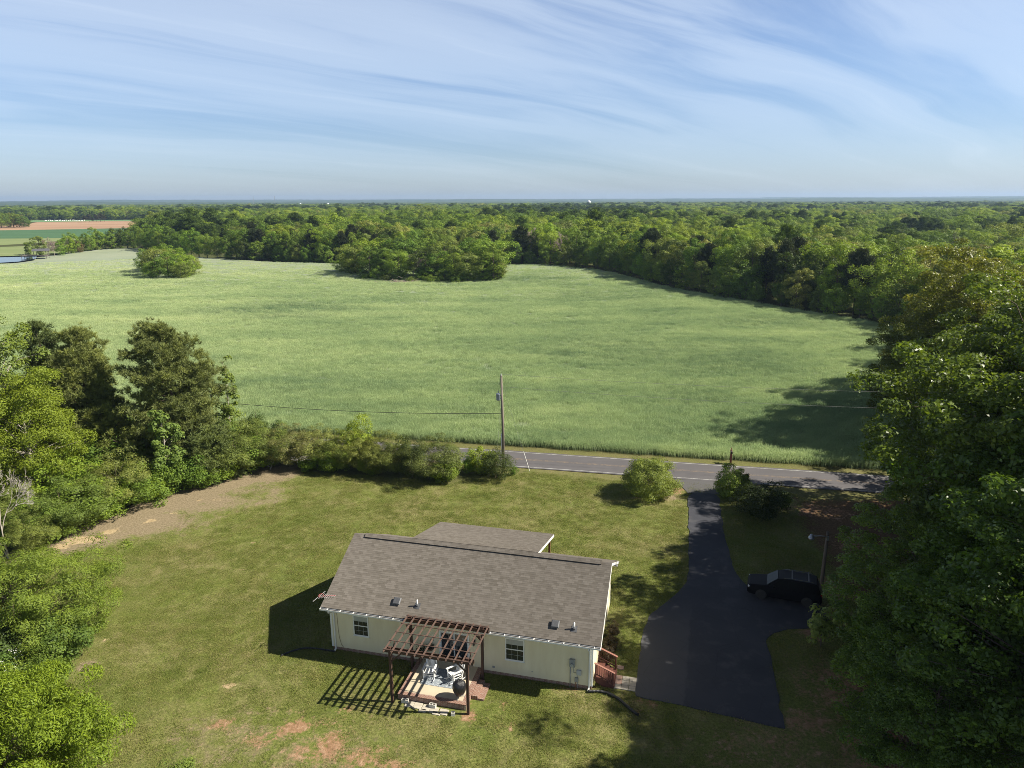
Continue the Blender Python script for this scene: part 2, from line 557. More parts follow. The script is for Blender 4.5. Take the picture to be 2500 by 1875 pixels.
def ground_mat():
    m, N, L, out = mat('ground_soil_and_grass')
    P = N('ShaderNodeTexCoord').outputs['Object']

    def A(n):
        return N('ShaderNodeAttribute', attribute_name=n).outputs['Fac']

    def nz(s, d=4.0, r=0.55, st=(1, 1, 1)):
        return noise(N, N('ShaderNodeMapping', ins={'Vector': P, 'Scale': st}).outputs[0], s, d, r)
    n_fine, n_mid, n_big, n_tuft = nz(5.5, 6.0, .78), nz(0.9, 5.0, .62, (1, .75, 1)), nz(0.16, 4.0, .55), nz(2.4, 5.0, .70)
    # mown grass: green sward, paler worn grass and thatch showing through
    g = ramp(N, n_fine, [(0.30, (0.056, 0.076, 0.016)), (0.5, (0.135, 0.160, 0.038)), (0.70, (0.235, 0.240, 0.078))])
    pale = ramp(N, n_fine, [(0.30, (0.095, 0.088, 0.036)), (0.5, (0.195, 0.175, 0.074)), (0.70, (0.31, 0.27, 0.14))])
    dk = ramp(N, n_fine, [(0.32, (0.040, 0.062, 0.011)), (0.7, (0.130, 0.172, 0.034))])
    f1 = ramp(N, mth(N, 'ADD', mth(N, 'MULTIPLY', n_big, .6), mth(N, 'MULTIPLY', n_mid, .4)), [(0.44, 0.0), (0.60, 0.85)])
    lawn = mixc(N, f1, g, pale)
    f2 = ramp(N, mth(N, 'ADD', mth(N, 'MULTIPLY', nz(0.3, 4.0, .6, (1, .7, 1)), .6), mth(N, 'MULTIPLY', n_tuft, .4)), [(0.52, 0.0), (0.64, 0.75)])
    lawn = mixc(N, f2, lawn, dk)
    # mower passes, thatch
    thatch = ramp(N, n_tuft, [(0.53, 0.0), (0.70, 0.6)])
    lawn = mixc(N, thatch, lawn, (0.180, 0.145, 0.082))
    wild = ramp(N, n_tuft, [(0.3, (0.030, 0.036, 0.014)), (0.55, (0.075, 0.085, 0.028)), (0.75, (0.12, 0.10, 0.055))])
    wild = mixc(N, A('verge'), wild, mixc(N, n_mid, lawn, (0.20, 0.170, 0.080)))
    c = mixc(N, A('lawn'), wild, lawn)

    def edge(attr, soft, amt):
        s = mth(N, 'ADD', A(attr), mth(N, 'MULTIPLY', mth(N, 'SUBTRACT', soft, 0.5), amt))
        return s
    brk = mth(N, 'ADD', mth(N, 'MULTIPLY', n_mid, .45), mth(N, 'MULTIPLY', n_tuft, .55))
    lit = ramp(N, n_fine, [(0.3, (0.060, 0.036, 0.022)), (0.5, (0.13, 0.075, 0.042)), (0.7, (0.25, 0.16, 0.095))])
    c = mixc(N, ramp(N, edge('litter', brk, 1.1), [(0.42, 0), (0.62, .9)]), c, lit)
    dirt = ramp(N, n_fine, [(0.3, (0.135, 0.108, 0.066)), (0.5, (0.235, 0.185, 0.120)), (0.7, (0.34, 0.27, 0.19))])
    c = mixc(N, ramp(N, edge('dirt', brk, 1.3), [(0.46, 0), (0.74, .92)]), c, dirt)
    clay = ramp(N, n_tuft, [(0.3, (0.19, 0.095, 0.055)), (0.55, (0.32, 0.19, 0.115)), (0.75, (0.47, 0.335, 0.225))])
    brk = mth(N, 'ADD', mth(N, 'MULTIPLY', brk, .6), mth(N, 'MULTIPLY', n_fine, .4))
    c = mixc(N, ramp(N, edge('clay', brk, 3.6), [(0.58, 0), (0.86, .9)]), c, clay)
    sand = ramp(N, n_tuft, [(0.3, (0.30, 0.22, 0.115)), (0.7, (0.50, 0.39, 0.24))])
    c = mixc(N, ramp(N, edge('sand', brk, 2.2), [(0.55, 0), (0.70, .95)]), c, sand)
    b = N('ShaderNodeBsdfPrincipled', ins={'Base Color': c, 'Roughness': 0.95, 'Specular IOR Level': 0.1})
    h = mth(N, 'ADD', mth(N, 'MULTIPLY', n_fine, .05), mth(N, 'MULTIPLY', n_tuft, .09))
    L(N('ShaderNodeBump', ins={'Height': h, 'Strength': 0.9, 'Distance': 1.0}).outputs[0], b.inputs['Normal'])
    L(b.outputs[0], out.inputs[0])
    return m


tag(obj('ground', ground_me, ground_mat()), kind='structure')

# ------------------------------------------------------------------ road with edge lines and double centre line
def asphalt(name, lo, hi, crack=0.0, grey_line=None):
    m, N, L, out = mat(name)
    P = N('ShaderNodeTexCoord').outputs['Object']
    a, b_ = noise(N, P, 38.0, 4.0, .7), noise(N, P, 0.35, 5.0, .6)
    st = noise(N, N('ShaderNodeMapping', ins={'Vector': P, 'Rotation': (0, 0, math.atan(-ROAD_K)), 'Scale': (0.06, 2.2, 1)}).outputs[0], 1.0, 4.0, .6)
    f = mth(N, 'ADD', mth(N, 'MULTIPLY', a, .35), mth(N, 'ADD', mth(N, 'MULTIPLY', b_, .35), mth(N, 'MULTIPLY', st, .3 if crack else 0.05)))
    c = ramp(N, f, [(0.25, lo), (0.65, hi)])
    if grey_line:
        # a greyer strip left of the given line, oil stains and fine cracks
        (xa, ya), (xb, yb) = grey_line
        s_ = N('ShaderNodeSeparateXYZ', ins={0: P})
        e_ = mth(N, 'MULTIPLY_ADD', mth(N, 'SUBTRACT', s_.outputs[1], ya), (xb - xa) / (ya - yb), mth(N, 'SUBTRACT', s_.outputs[0], xa))
        e_ = mth(N, 'ADD', e_, mth(N, 'MULTIPLY', mth(N, 'SUBTRACT', noise(N, P, 1.5, 4, .6), .5), .5))
        yk = mth(N, 'ADD', mth(N, 'SUBTRACT', s_.outputs[1], ya), mth(N, 'MULTIPLY', noise(N, P, .8, 4, .6), 3.0))
        k_ = mth(N, 'MULTIPLY', ramp(N, mth(N, 'ADD', e_, .5), [(.42, 1), (.58, 0)]), ramp(N, mth(N, 'MULTIPLY_ADD', yk, .12, .3), [(.3, 1), (.8, 0)]))
        c = mixc(N, mth(N, 'MULTIPLY', k_, .5), c, (.10, .10, .105))
        c = mixc(N, ramp(N, noise(N, P, .55, 5, .65), [(.52, 0), (.68, .5)]), c, (.10, .098, .10))
        cr = N('ShaderNodeTexVoronoi', feature='DISTANCE_TO_EDGE', ins={'Vector': mixc(N, .12, P, N('ShaderNodeTexNoise', ins={'Vector': P, 'Scale': 2.0}).outputs[1]), 'Scale': .45}).outputs['Distance']
        c = mixc(N, ramp(N, cr, [(0.0, .30), (.008, 0)]), c, (.012, .012, .013))
    b = N('ShaderNodeBsdfPrincipled', ins={'Base Color': c, 'Roughness': 0.85, 'Specular IOR Level': 0.3})
    L(N('ShaderNodeBump', ins={'Height': a, 'Strength': 0.3, 'Distance': 0.01}).outputs[0], b.inputs['Normal'])
    L(b.outputs[0], out.inputs[0])
    return m


def ribbon(name, offs, z, m, x0=-190.0, x1=330.0, step=3.0, wob=0.0, seed=0):
    xs = np.arange(x0, x1 + step, step)
    V = []
    for x in xs:
        for k, o in enumerate(offs):
            w = wob * (vnoise(np.array([x / 2.3]), np.array([k * 7.7]), seed)[0] - .5)
            V.append((x, float(road_y(x, o + w)), z))
    n = len(offs)
    F = [(i * n + k, (i + 1) * n + k, (i + 1) * n + k + 1, i * n + k + 1) for i in range(len(xs) - 1) for k in range(n - 1)]
    return obj(name, np_mesh(name, np.array(V), np.array(F)[:, ::-1]), m)


def paint(name, col, wear):
    m, N, L, out = mat(name)
    P = N('ShaderNodeTexCoord').outputs['Object']
    f = ramp(N, noise(N, P, 3.0, 6.0, .75), [(wear - .1, 0), (wear + .12, 1)])
    c = mixc(N, f, (0.10, 0.095, 0.095), col)
    L(N('ShaderNodeBsdfPrincipled', ins={'Base Color': c, 'Roughness': 0.7}).outputs[0], out.inputs[0])
    return m


tag(ribbon('road', (-2.55, -1.3, 0, 1.3, 2.55), 0.05, asphalt('road_asphalt', (0.078, 0.073, 0.076), (0.122, 0.115, 0.118), 1), step=1.0, wob=0.22, seed=3), kind='structure')
pw = paint('white_line_paint', (0.46, 0.46, 0.44), 0.40)
py = paint('yellow_line_paint', (0.28, 0.20, 0.12), 0.50)
for nm, o, m_ in (('road_edge_line', -2.19, pw), ('road_edge_line', 2.19, pw), ('road_center_line', -0.12, py), ('road_center_line', 0.12, py)):
    tag(ribbon(nm, (o - .045, o + .045), 0.056, m_), kind='structure')

# ------------------------------------------------------------------ driveway
drive_c = []
for k_, (x_, y_) in enumerate(chaikin(DRIVE, 2, True)):
    drive_c.append((x_, y_))
fine_c = []
for (xa, ya), (xb, yb) in zip(drive_c, drive_c[1:] + drive_c[:1]):
    s_ = max(1, int(math.hypot(xb - xa, yb - ya) / .35))
    for i_ in range(s_):
        x_, y_ = xa + (xb - xa) * i_ / s_, ya + (yb - ya) * i_ / s_
        fine_c.append((x_ + .22 * (vnoise(np.array([x_ * 1.3]), np.array([y_ * 1.3]), 51)[0] - .5), y_ + .22 * (vnoise(np.array([x_ * 1.3]), np.array([y_ * 1.3]), 52)[0] - .5)))
drive_c = fine_c
dm = MB()
n_ = len(drive_c)
dm.prism(drive_c, -0.05, 0.045)
M['drive'] = asphalt('driveway_asphalt', (0.036, 0.038, 0.048), (0.076, 0.077, 0.088), 0, (at(1492, 1335), at(1478, 1527)))
tag(dm.build('driveway', M['drive']), kind='structure')
apron = [(-1, 0)]
ax0, ax1 = at(1486, 1066), at(1553, 1068)
al, ar = at(1474, 1037), at(1566, 1043)
ap = [ax0, (ax0[0] - .1, ax0[1] + .9), (al[0] - .8, float(road_y(al[0], -2.5))), (ar[0] + 1.0, float(road_y(ar[0], -2.5))), (ax1[0] + .25, ax1[1] + 1.2), ax1]
tag(MB().prism(ap[::-1], -0.05, 0.041).build('driveway_apron', asphalt('apron_asphalt', (0.085, 0.082, 0.082), (0.12, 0.116, 0.115))), kind='structure')

# ------------------------------------------------------------------ standing green grain in the big field
def grain_mat():
    m, N, L, out = mat('green_grain')
    flag = N('ShaderNodeAttribute', attribute_type='INSTANCER', attribute_name='in_crop').outputs['Fac']
    P = N('ShaderNodeNewGeometry').outputs['Position']

    def nz(s, d=4.0, r=.55, st=(1, 1, 1), rot=0.0):
        return noise(N, N('ShaderNodeMapping', ins={'Vector': P, 'Scale': st, 'Rotation': (0, 0, rot)}).outputs[0], s, d, r)
    a = nz(0.021, 4.0, .55)
    b_ = nz(0.07, 5.0, .65, (.5, 1.3, 1), R(12))
    d = nz(0.5, 5.0, .7, (.7, 1.2, 1))
    e = nz(4.5, 4.0, .75)
    x = N('ShaderNodeSeparateXYZ', ins={0: P})
    far = mth(N, 'MULTIPLY_ADD', x.outputs[0], -0.0016, mth(N, 'MULTIPLY', x.outputs[1], 0.0007), clamp=True)
    s = mth(N, 'ADD', mth(N, 'ADD', mth(N, 'MULTIPLY', a, .30), mth(N, 'MULTIPLY', b_, .38)), mth(N, 'ADD', mth(N, 'MULTIPLY', d, .22), mth(N, 'MULTIPLY', far, .22)))
    c = ramp(N, s, [(0.38, (0.088, 0.132, 0.056)), (0.47, (0.128, 0.174, 0.074)), (0.55, (0.163, 0.206, 0.092)), (0.65, (0.202, 0.237, 0.114))])
    c = mixc(N, 1.0, c, ramp(N, e, [(0.28, (0.72, 0.76, 0.72)), (0.5, (1, 1, 1)), (0.74, (1.25, 1.2, 1.15))]), 'MULTIPLY')
    # lodged and thin spots where the dark stalks show
    q = nz(0.055, 5.0, .72, (.6, 2.0, 1), R(8))
    lod = mth(N, 'MULTIPLY', ramp(N, q, [(0.54, 0.0), (0.64, 1.0)]), ramp(N, nz(0.9, 4, .7, (.6, 1.4, 1)), [(0.46, 0.0), (0.58, 1.0)]))
    lodp = mth(N, 'MAXIMUM', N('ShaderNodeAttribute', attribute_name='lodged').outputs['Fac'], N('ShaderNodeAttribute', attribute_type='INSTANCER', attribute_name='lodged').outputs['Fac'])
    lod2 = mth(N, 'MULTIPLY', lodp, ramp(N, nz(0.45, 5, .72, (.35, 1.6, 1)), [(0.44, 0.0), (0.56, 1.0)]))
    lod = mth(N, 'MAXIMUM', mth(N, 'MULTIPLY', lod, .42), lod2)
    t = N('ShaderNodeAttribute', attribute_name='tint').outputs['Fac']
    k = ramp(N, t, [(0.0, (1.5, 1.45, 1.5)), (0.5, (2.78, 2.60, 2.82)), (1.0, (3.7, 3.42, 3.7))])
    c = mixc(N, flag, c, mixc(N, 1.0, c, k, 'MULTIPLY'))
    c = mixc(N, mth(N, 'MULTIPLY', lod, .75), c, mixc(N, flag, (0.065, 0.125, 0.055), (0.110, 0.205, 0.095)))
    b = N('ShaderNodeBsdfPrincipled', ins={'Base Color': c, 'Roughness': 0.8, 'Specular IOR Level': 0.15, 'Sheen Weight': 0.25, 'Sheen Roughness': 0.6})
    hh = mth(N, 'ADD', mth(N, 'MULTIPLY', e, .22), mth(N, 'MULTIPLY', d, .30))
    L(N('ShaderNodeBump', ins={'Height': hh, 'Strength': 0.4, 'Distance': 1.0}).outputs[0], b.inputs['Normal'])
    tr = N('ShaderNodeBsdfTranslucent', ins={'Color': c})
    L(N('ShaderNodeMixShader', ins={0: mth(N, 'MULTIPLY', flag, .42), 1: b.outputs[0], 2: tr.outputs[0]}).outputs[0], out.inputs[0])
    return m


M['grain'] = grain_mat()


def lodged_at(x, y):
    a = np.zeros(np.shape(x))
    for (px, py, rx, ry, s) in ((560, 672, 17, 10, 1.0), (640, 662, 16, 9, 1.0), (720, 668, 12, 6, .9), (470, 676, 12, 6, .7), (610, 686, 12, 6, .7), (330, 596, 18, 7, .7), (1150, 605, 16, 16, .7), (1290, 640, 22, 14, .5),
                              (640, 840, 10, 8, .35), (1330, 760, 22, 16, .55), (1560, 790, 16, 18, .6), (1650, 700, 14, 10, .6), (1240, 770, 8, 4, .8), (1075, 835, 3, 2, .8), (1500, 860, 8, 8, .6)):
        cx, cy = at(px, py)
        a = np.maximum(a, s * np.clip(1.3 - np.hypot((x - cx) / rx, (y - cy) / ry), 0, 1))
    return a


fgx = np.concatenate([np.arange(-330, -120, 2.4), np.arange(-120, 92, 1.2)])
fgy = np.concatenate([np.arange(55, 175, 1.0), np.arange(175, 445, 2.0)])
FX, FY = np.meshgrid(fgx, fgy)
fz = terrain(FX, FY) + .30 + .34 * np.clip((FY - 190) / 130, 0, 1) + 0.08 * (vnoise(FX / 1.9, FY / 1.5, 21) - .5) + 0.10 * (vnoise(FX / 7, FY / 4.4, 22) - .5)
lodg = lodged_at(FX, FY)
fz -= 0.18 * lodg
cxm, cym = (FX[:-1, :-1] + FX[1:, 1:]) / 2, (FY[:-1, :-1] + FY[1:, 1:]) / 2
keep = in_poly(cxm, cym, FIELD_C)
nfx = len(fgx)
jj, kk = np.nonzero(keep)
q0 = jj * nfx + kk
fF = [np.stack([q0, q0 + 1, q0 + nfx + 1, q0 + nfx], 1)]
fV = np.stack([FX.ravel(), FY.ravel(), fz.ravel()], 1)
nv = len(fV)
low_ = fV.copy()
low_[:, 2] = terrain(low_[:, 0], low_[:, 1]) - 0.05
kp = np.pad(keep, 1)
for (dj, dk, a, b) in ((-1, 0, 0, 1), (1, 0, nfx + 1, nfx), (0, -1, nfx, 0), (0, 1, 1, nfx + 1)):
    edge_ = keep & ~kp[1 + dj:kp.shape[0] - 1 + dj, 1 + dk:kp.shape[1] - 1 + dk]
    j2, k2 = np.nonzero(edge_)
    b0 = j2 * nfx + k2
    fF.append(np.stack([b0 + a, b0 + a + nv, b0 + b + nv, b0 + b], 1))
fF = np.concatenate(fF)
allV = np.concatenate([fV, low_])
used = np.unique(fF)
remap = np.full(len(allV), -1)
remap[used] = np.arange(len(used))
crop_me = np_mesh('grain_field', allV[used], remap[fF], dict(lodged=np.concatenate([lodg.ravel()] * 2)[used]), smooth=True)
tag(obj('grain_field', crop_me, M['grain']), kind='stuff')


def blades(rng, n, spread, h0, h1, w, lean, wind=(-0.35, 0.1)):
    """a clump of grass blades, each a bent strip of two quads narrowing to a tip"""
    bx, by = rng.normal(0, spread, n), rng.normal(0, spread, n)
    an = rng.uniform(0, 2 * PI, n)
    h = rng.uniform(h0, h1, n)
    lx, ly = rng.normal(0, lean, n) + wind[0] * lean, rng.normal(0, lean, n) + wind[1] * lean
    dx, dy = np.cos(an) * w / 2, np.sin(an) * w / 2
    P = []
    for t, k, ww in ((0, 0, 1.0), (.6, .35, .9), (1, 1, .35)):
        P += [np.stack([bx + lx * k - dx * ww, by + ly * k - dy * ww, h * t], 1), np.stack([bx + lx * k + dx * ww, by + ly * k + dy * ww, h * t], 1)]
    V = np.stack(P, 1).reshape(-1, 3)
    o = (np.arange(n) * 6)[:, None]
    F = np.concatenate([o + np.array([[0, 1, 3, 2]]), o + np.array([[2, 3, 5, 4]])])
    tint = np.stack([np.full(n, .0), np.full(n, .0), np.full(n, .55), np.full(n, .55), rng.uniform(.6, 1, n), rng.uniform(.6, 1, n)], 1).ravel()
    return V, F, tint


def scatter_object(name, pts, rot, scl, sources, variant, flags=None, mat_=None):
    """one object whose copies of the source meshes stand on its own points"""
    me = bpy.data.meshes.new(name)
    me.vertices.add(len(pts))
    me.vertices.foreach_set('co', np.ascontiguousarray(pts, np.float32).ravel())
    for nm, arr, ty in [('rot', rot, 'FLOAT_VECTOR'), ('scl', scl, 'FLOAT_VECTOR'), ('variant', variant, 'INT')] + [(k, v, 'FLOAT') for k, v in (flags or {}).items()]:
        a_ = me.attributes.new(nm, ty, 'POINT')
        if ty == 'FLOAT_VECTOR':
            a_.data.foreach_set('vector', np.ascontiguousarray(arr, np.float32).ravel())
        else:
            a_.data.foreach_set('value', np.ascontiguousarray(arr, np.int32 if ty == 'INT' else np.float32))
    o = obj(name, me)
    g = bpy.data.node_groups.new(name + '_scatter', 'GeometryNodeTree')
    g.interface.new_socket('Geometry', in_out='INPUT', socket_type='NodeSocketGeometry')
    g.interface.new_socket('Geometry', in_out='OUTPUT', socket_type='NodeSocketGeometry')
    gi, go = g.nodes.new('NodeGroupInput'), g.nodes.new('NodeGroupOutput')
    join = g.nodes.new('GeometryNodeJoinGeometry')
    for s_ in reversed(sources):
        oi = g.nodes.new('GeometryNodeObjectInfo')
        oi.transform_space = 'ORIGINAL'
        oi.inputs['Object'].default_value = s_
        oi.inputs['As Instance'].default_value = True
        g.links.new(oi.outputs['Geometry'], join.inputs[0])
    iop = g.nodes.new('GeometryNodeInstanceOnPoints')
    iop.inputs['Pick Instance'].default_value = True

    def na(nm, ty):
        n = g.nodes.new('GeometryNodeInputNamedAttribute')
        n.data_type = ty
        n.inputs[0].default_value = nm
        return n.outputs[0]
    g.links.new(gi.outputs[0], iop.inputs['Points'])
    g.links.new(join.outputs[0], iop.inputs['Instance'])
    g.links.new(na('variant', 'INT'), iop.inputs['Instance Index'])
    g.links.new(na('rot', 'FLOAT_VECTOR'), iop.inputs['Rotation'])
    g.links.new(na('scl', 'FLOAT_VECTOR'), iop.inputs['Scale'])
    g.links.new(iop.outputs[0], go.inputs[0])
    md = o.modifiers.new('scatter', 'NODES')
    md.node_group = g
    return o


rng = np.random.default_rng(11)
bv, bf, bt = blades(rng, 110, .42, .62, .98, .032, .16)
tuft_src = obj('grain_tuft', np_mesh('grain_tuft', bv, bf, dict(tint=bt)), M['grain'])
tuft_src.location = (10.0, float(road_y(10.0, 5.4)), 0.0)
tag(tuft_src, kind='stuff')
pts = []
for (y0, y1, dens) in ((62, 110, 3.0), (110, 150, 1.9), (150, 200, 1.2), (200, 350, .75)):
    xw = max(-320, -y1 * .82 - 10)
    n = int((y1 - y0) * (90 - xw) * dens)
    x, y = rng.uniform(xw, 90, n), rng.uniform(y0, y1, n)
    k = in_poly(x, y, FIELD_C) & (np.abs(x) < y * .80 + 8) & (rng.uniform(0, 1, n) < np.clip(1.15 - (y - 215) / 135, 0, 1))
    pts.append(np.stack([x[k], y[k]], 1))
pts = np.concatenate(pts)
xe = np.arange(-120, 58, .22)
edge_pts = np.stack([xe, road_y(xe, 5.0) + rng.uniform(-.3, .5, len(xe))], 1)
edge_pts = edge_pts[in_poly(edge_pts[:, 0], edge_pts[:, 1] + .8, FIELD_C)]
pts = np.concatenate([pts, edge_pts])
lg = lodged_at(pts[:, 0], pts[:, 1])
n = len(pts)
sc = np.clip(1 + (pts[:, 1] - 120) / 300, 1, 1.5)
tz = terrain(pts[:, 0], pts[:, 1]) - .02
scl = np.stack([sc, sc, rng.uniform(.82, 1.12, n) * (1 - .35 * lg * rng.uniform(0, 1, n))], 1)
tilt = rng.normal(0, .10, (n, 2)) + rng.normal(0, .35, (n, 2)) * lg[:, None]
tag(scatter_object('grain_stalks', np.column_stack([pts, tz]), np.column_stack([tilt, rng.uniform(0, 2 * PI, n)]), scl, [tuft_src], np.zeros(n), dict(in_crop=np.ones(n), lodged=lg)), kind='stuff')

# short grass standing in the mown lawn
def turf_mat():
    m, N, L, out = mat('turf_blades')
    P = N('ShaderNodeNewGeometry').outputs['Position']
    rnd = N('ShaderNodeObjectInfo').outputs['Random']
    f = mth(N, 'ADD', mth(N, 'MULTIPLY', noise(N, P, .3, 4, .6), .6), mth(N, 'MULTIPLY', rnd, .4))
    c = ramp(N, f, [(.26, (.155, .205, .040)), (.48, (.215, .250, .058)), (.66, (.285, .285, .092)), (.85, (.38, .33, .15))])
    b = N('ShaderNodeBsdfPrincipled', ins={'Base Color': c, 'Roughness': .85, 'Specular IOR Level': .1})
    tr = N('ShaderNodeBsdfTranslucent', ins={'Color': c})
    L(N('ShaderNodeMixShader', ins={0: .35, 1: b.outputs[0], 2: tr.outputs[0]}).outputs[0], out.inputs[0])
    return m


rng = np.random.default_rng(12)
tv, tf, tt_ = blades(rng, 46, .17, .025, .075, .016, .035)
turf_src = obj('turf_tuft', np_mesh('turf_tuft', tv, tf, dict(tint=tt_)), turf_mat())
turf_src.location = (-4.0, 52.0, 0.0)
tag(turf_src, kind='stuff')
n = 90000
x, y = rng.uniform(-44, 34, n), 22 + 50 * rng.uniform(0, 1, n) ** 1.25
dense = vnoise(x / 2.3, y / 1.9, 61) * .6 + vnoise(x / .8, y / .8, 62) * .4
k = in_poly(x, y, YARD) & ~in_poly(x, y, drive_c) & (rng.uniform(.0, .62, n) < dense) & (np.abs(x) < y * .8 + 6)
for s_, w_ in ((strip, 3.0), (strip2, 1.2)):
    k &= (line_dist(x, y, s_) > w_) | (rng.uniform(0, 1, n) < .25)
ca, sa = math.cos(R(14.03)), math.sin(R(14.03))
hx_, hy_ = (x + 11.4) * ca - (y - 40.18) * sa, (x + 11.4) * sa + (y - 40.18) * ca
k &= ~((hx_ > -.3) & (hx_ < 16.7) & (hy_ > -.05) & (hy_ < 9.3)) & ~((hx_ > 5.5) & (hx_ < 10.7) & (hy_ > -4.2) & (hy_ < .2)) & ~((hx_ > 16.5) & (hx_ < 19.2) & (hy_ > .3) & (hy_ < 2.3))
ix, iy = np.clip(np.searchsorted(gx, x), 0, nx - 1), np.clip(np.searchsorted(gy, y), 0, ny - 1)
worn = np.maximum(np.maximum(np.maximum(a_clay, a_sand), a_dirt), a_litter * .85)[iy * nx + ix]
k &= rng.uniform(0, 1, n) > 1.7 * worn - .25
x, y = x[k], y[k]
n = len(x)
s_ = rng.uniform(.7, 1.35, n)
tag(scatter_object('lawn_grass', np.column_stack([x, y, np.full(n, .0)]), np.column_stack([np.zeros((n, 2)), rng.uniform(0, 6.28, n)]), np.column_stack([s_, s_, s_ * rng.uniform(.6, 1.2, n)]), [turf_src], np.zeros(n)), kind='stuff')

# ------------------------------------------------------------------ trees: tapered trunk with limbs, crown of single leaves
def unit(a):
    return a / np.maximum(np.linalg.norm(a, axis=-1, keepdims=True), 1e-9)


def leaf_quads(P, Nn, size, aspect, rng, droop=0.0):
    """one folded diamond leaf at each point; Nn is the way its face looks"""
    n = len(P)
    t = rng.normal(0, 1, (n, 3))
    t[:, 2] -= droop
    a = unit(t - Nn * (t * Nn).sum(1, keepdims=True))
    b = np.cross(Nn, a)
    s = (size * rng.uniform(.65, 1.3, n))[:, None]
    base, tip = P - a * s * .5, P + a * s * .5
    l = P + b * s * .5 * aspect + Nn * s * .10
    r = P - b * s * .5 * aspect + Nn * s * .10
    V = np.stack([base, r, tip, l], 1).reshape(-1, 3)
    F = np.arange(4 * n).reshape(-1, 4)
    return V, F


def crown_clumps(rng, n, c, rx, rz, lump=.28, shell=.55, skew=0.0):
    i = np.arange(n) + .5
    ph = np.arccos(1 - 2 * i / n) + rng.normal(0, .16, n)
    th = PI * (1 + 5 ** .5) * i + rng.normal(0, .3, n)
    d = np.stack([np.sin(ph) * np.cos(th), np.sin(ph) * np.sin(th), np.cos(ph)], 1)
    k = rng.normal(0, 1, (5, 3)) * 2.2
    f = 1 + lump * np.mean(np.sin(d @ k.T + rng.uniform(0, 6, 5)), 1) * 2.0
    rr = (shell + (1 - shell) * rng.uniform(0, 1, n) ** .6) * f
    P = d * rr[:, None] * np.array([rx, rx, rz])
    P[:, 0] *= 1 + skew * np.clip(P[:, 2] / rz, -1, 1)
    return P + c, d


NRM = .38


def clump_leaves(rng, C, D, cr, per, flat=.8, out_bias=.55):
    """leaf positions and facings, per leaves in each clump"""
    n = len(C)
    q = unit(rng.normal(0, 1, (n, per, 3)) + D[:, None] * out_bias + np.array([0, 0, .25]))
    r = rng.uniform(.35, 1.0, (n, per, 1)) ** .7
    P = C[:, None] + q * r * cr[:, None, None] * np.array([1, 1, flat])
    Nn = unit(q * 1.0 + np.array([0, 0, .40]) + rng.normal(0, NRM, (n, per, 3)))
    return P.reshape(-1, 3), Nn.reshape(-1, 3)


def limb_tree(rng, h, r0, C, top, n_limbs, lean=(0, 0), twigs=True, wob=.25):
    mb = MB()
    pts = [(lean[0] * t * t + rng.normal(0, wob * .3) * t, lean[1] * t * t + rng.normal(0, wob * .3) * t, h * t) for t in np.linspace(0, 1, 8) * top]
    pts[0] = (0, 0, -.2)
    rad = [r0 * 1.35] + [r0 * (1 - .86 * t) for t in np.linspace(.08, 1, 7)]
    mb.tube(pts, rad, 8)
    sel = rng.choice(len(C), min(n_limbs, len(C)), replace=False)
    for i in sel:
        c = C[i]
        zt = min(max(h * .12, c[2] - np.hypot(c[0], c[1]) * rng.uniform(.35, .8)), h * top * .95)
        t = zt / (h * top) * 7
        k = int(min(t, 6))
        a = np.array(pts[k]) * (1 - t + k) + np.array(pts[k + 1]) * (t - k)
        mid = a * .45 + c * .55 + rng.normal(0, .12, 3) * np.linalg.norm(c - a) * .5
        mid[2] += .08 * np.linalg.norm(c - a)
        rr = max(.02, r0 * .42 * (1 - .75 * zt / h) * rng.uniform(.5, 1))
        mb.tube([a, mid, c], [rr, rr * .6, rr * .18], 5, caps=False)
    return mb


def broadleaf(name, seed, h, r, base=.28, n=70, per=70, leaf=.40, cr=.30, lump=.3, shell=.55, aspect=.6, limbs=26, lean=(0, 0), top=.86, r0=None, lm='leaf', bm='bark', label=None, cat='tree', color=C_MID, droop=0.0, flat=.8, loc=(0, 0, 0), extra=None, outb=.55, squash=1.0, skew=0.0, nrm=None):
    global NRM
    NRM = nrm or .38
    rng = np.random.default_rng(seed)
    zc, hz = h * (base + 1) / 2, h * (1 - base) / 2
    lx, ly = lean
    C, D = crown_clumps(rng, n, np.array([lx * .5, ly * .5, zc]), r * (1 - cr * .6), hz * (1 - cr * .4), lump, shell, skew)
    C[:, 2] = np.maximum(C[:, 2], .35)
    crr = r * cr * rng.uniform(.65, 1.25, n)
    P, Nn = clump_leaves(rng, C, D, crr, per, flat, outb)
    if extra is not None:
        P2, N2 = extra(rng, C, D)
        P, Nn = np.concatenate([P, P2]), np.concatenate([Nn, N2])
    P[:, 2] = np.maximum(P[:, 2], .06)
    V, F = leaf_quads(P, Nn, leaf, aspect, rng, droop)
    cl = np.repeat(rng.uniform(0, 1, n), per)
    if len(cl) < len(P):
        cl = np.concatenate([cl, rng.uniform(0, 1, len(P) - len(cl))])
    tint = np.repeat(np.clip(.25 + .35 * cl + rng.normal(.1, .22, len(P)), 0, 1), 4)
    t = thing(name, label, cat, loc)
    limb_tree(rng, h, r0 or h * .016, C, top, limbs, lean).build('trunk', M[bm], t, smooth=True)
    cw = obj('crown', np_mesh('crown', V, F, dict(tint=tint)), M[lm], t)
    cw.color = (*color, 1)
    return t


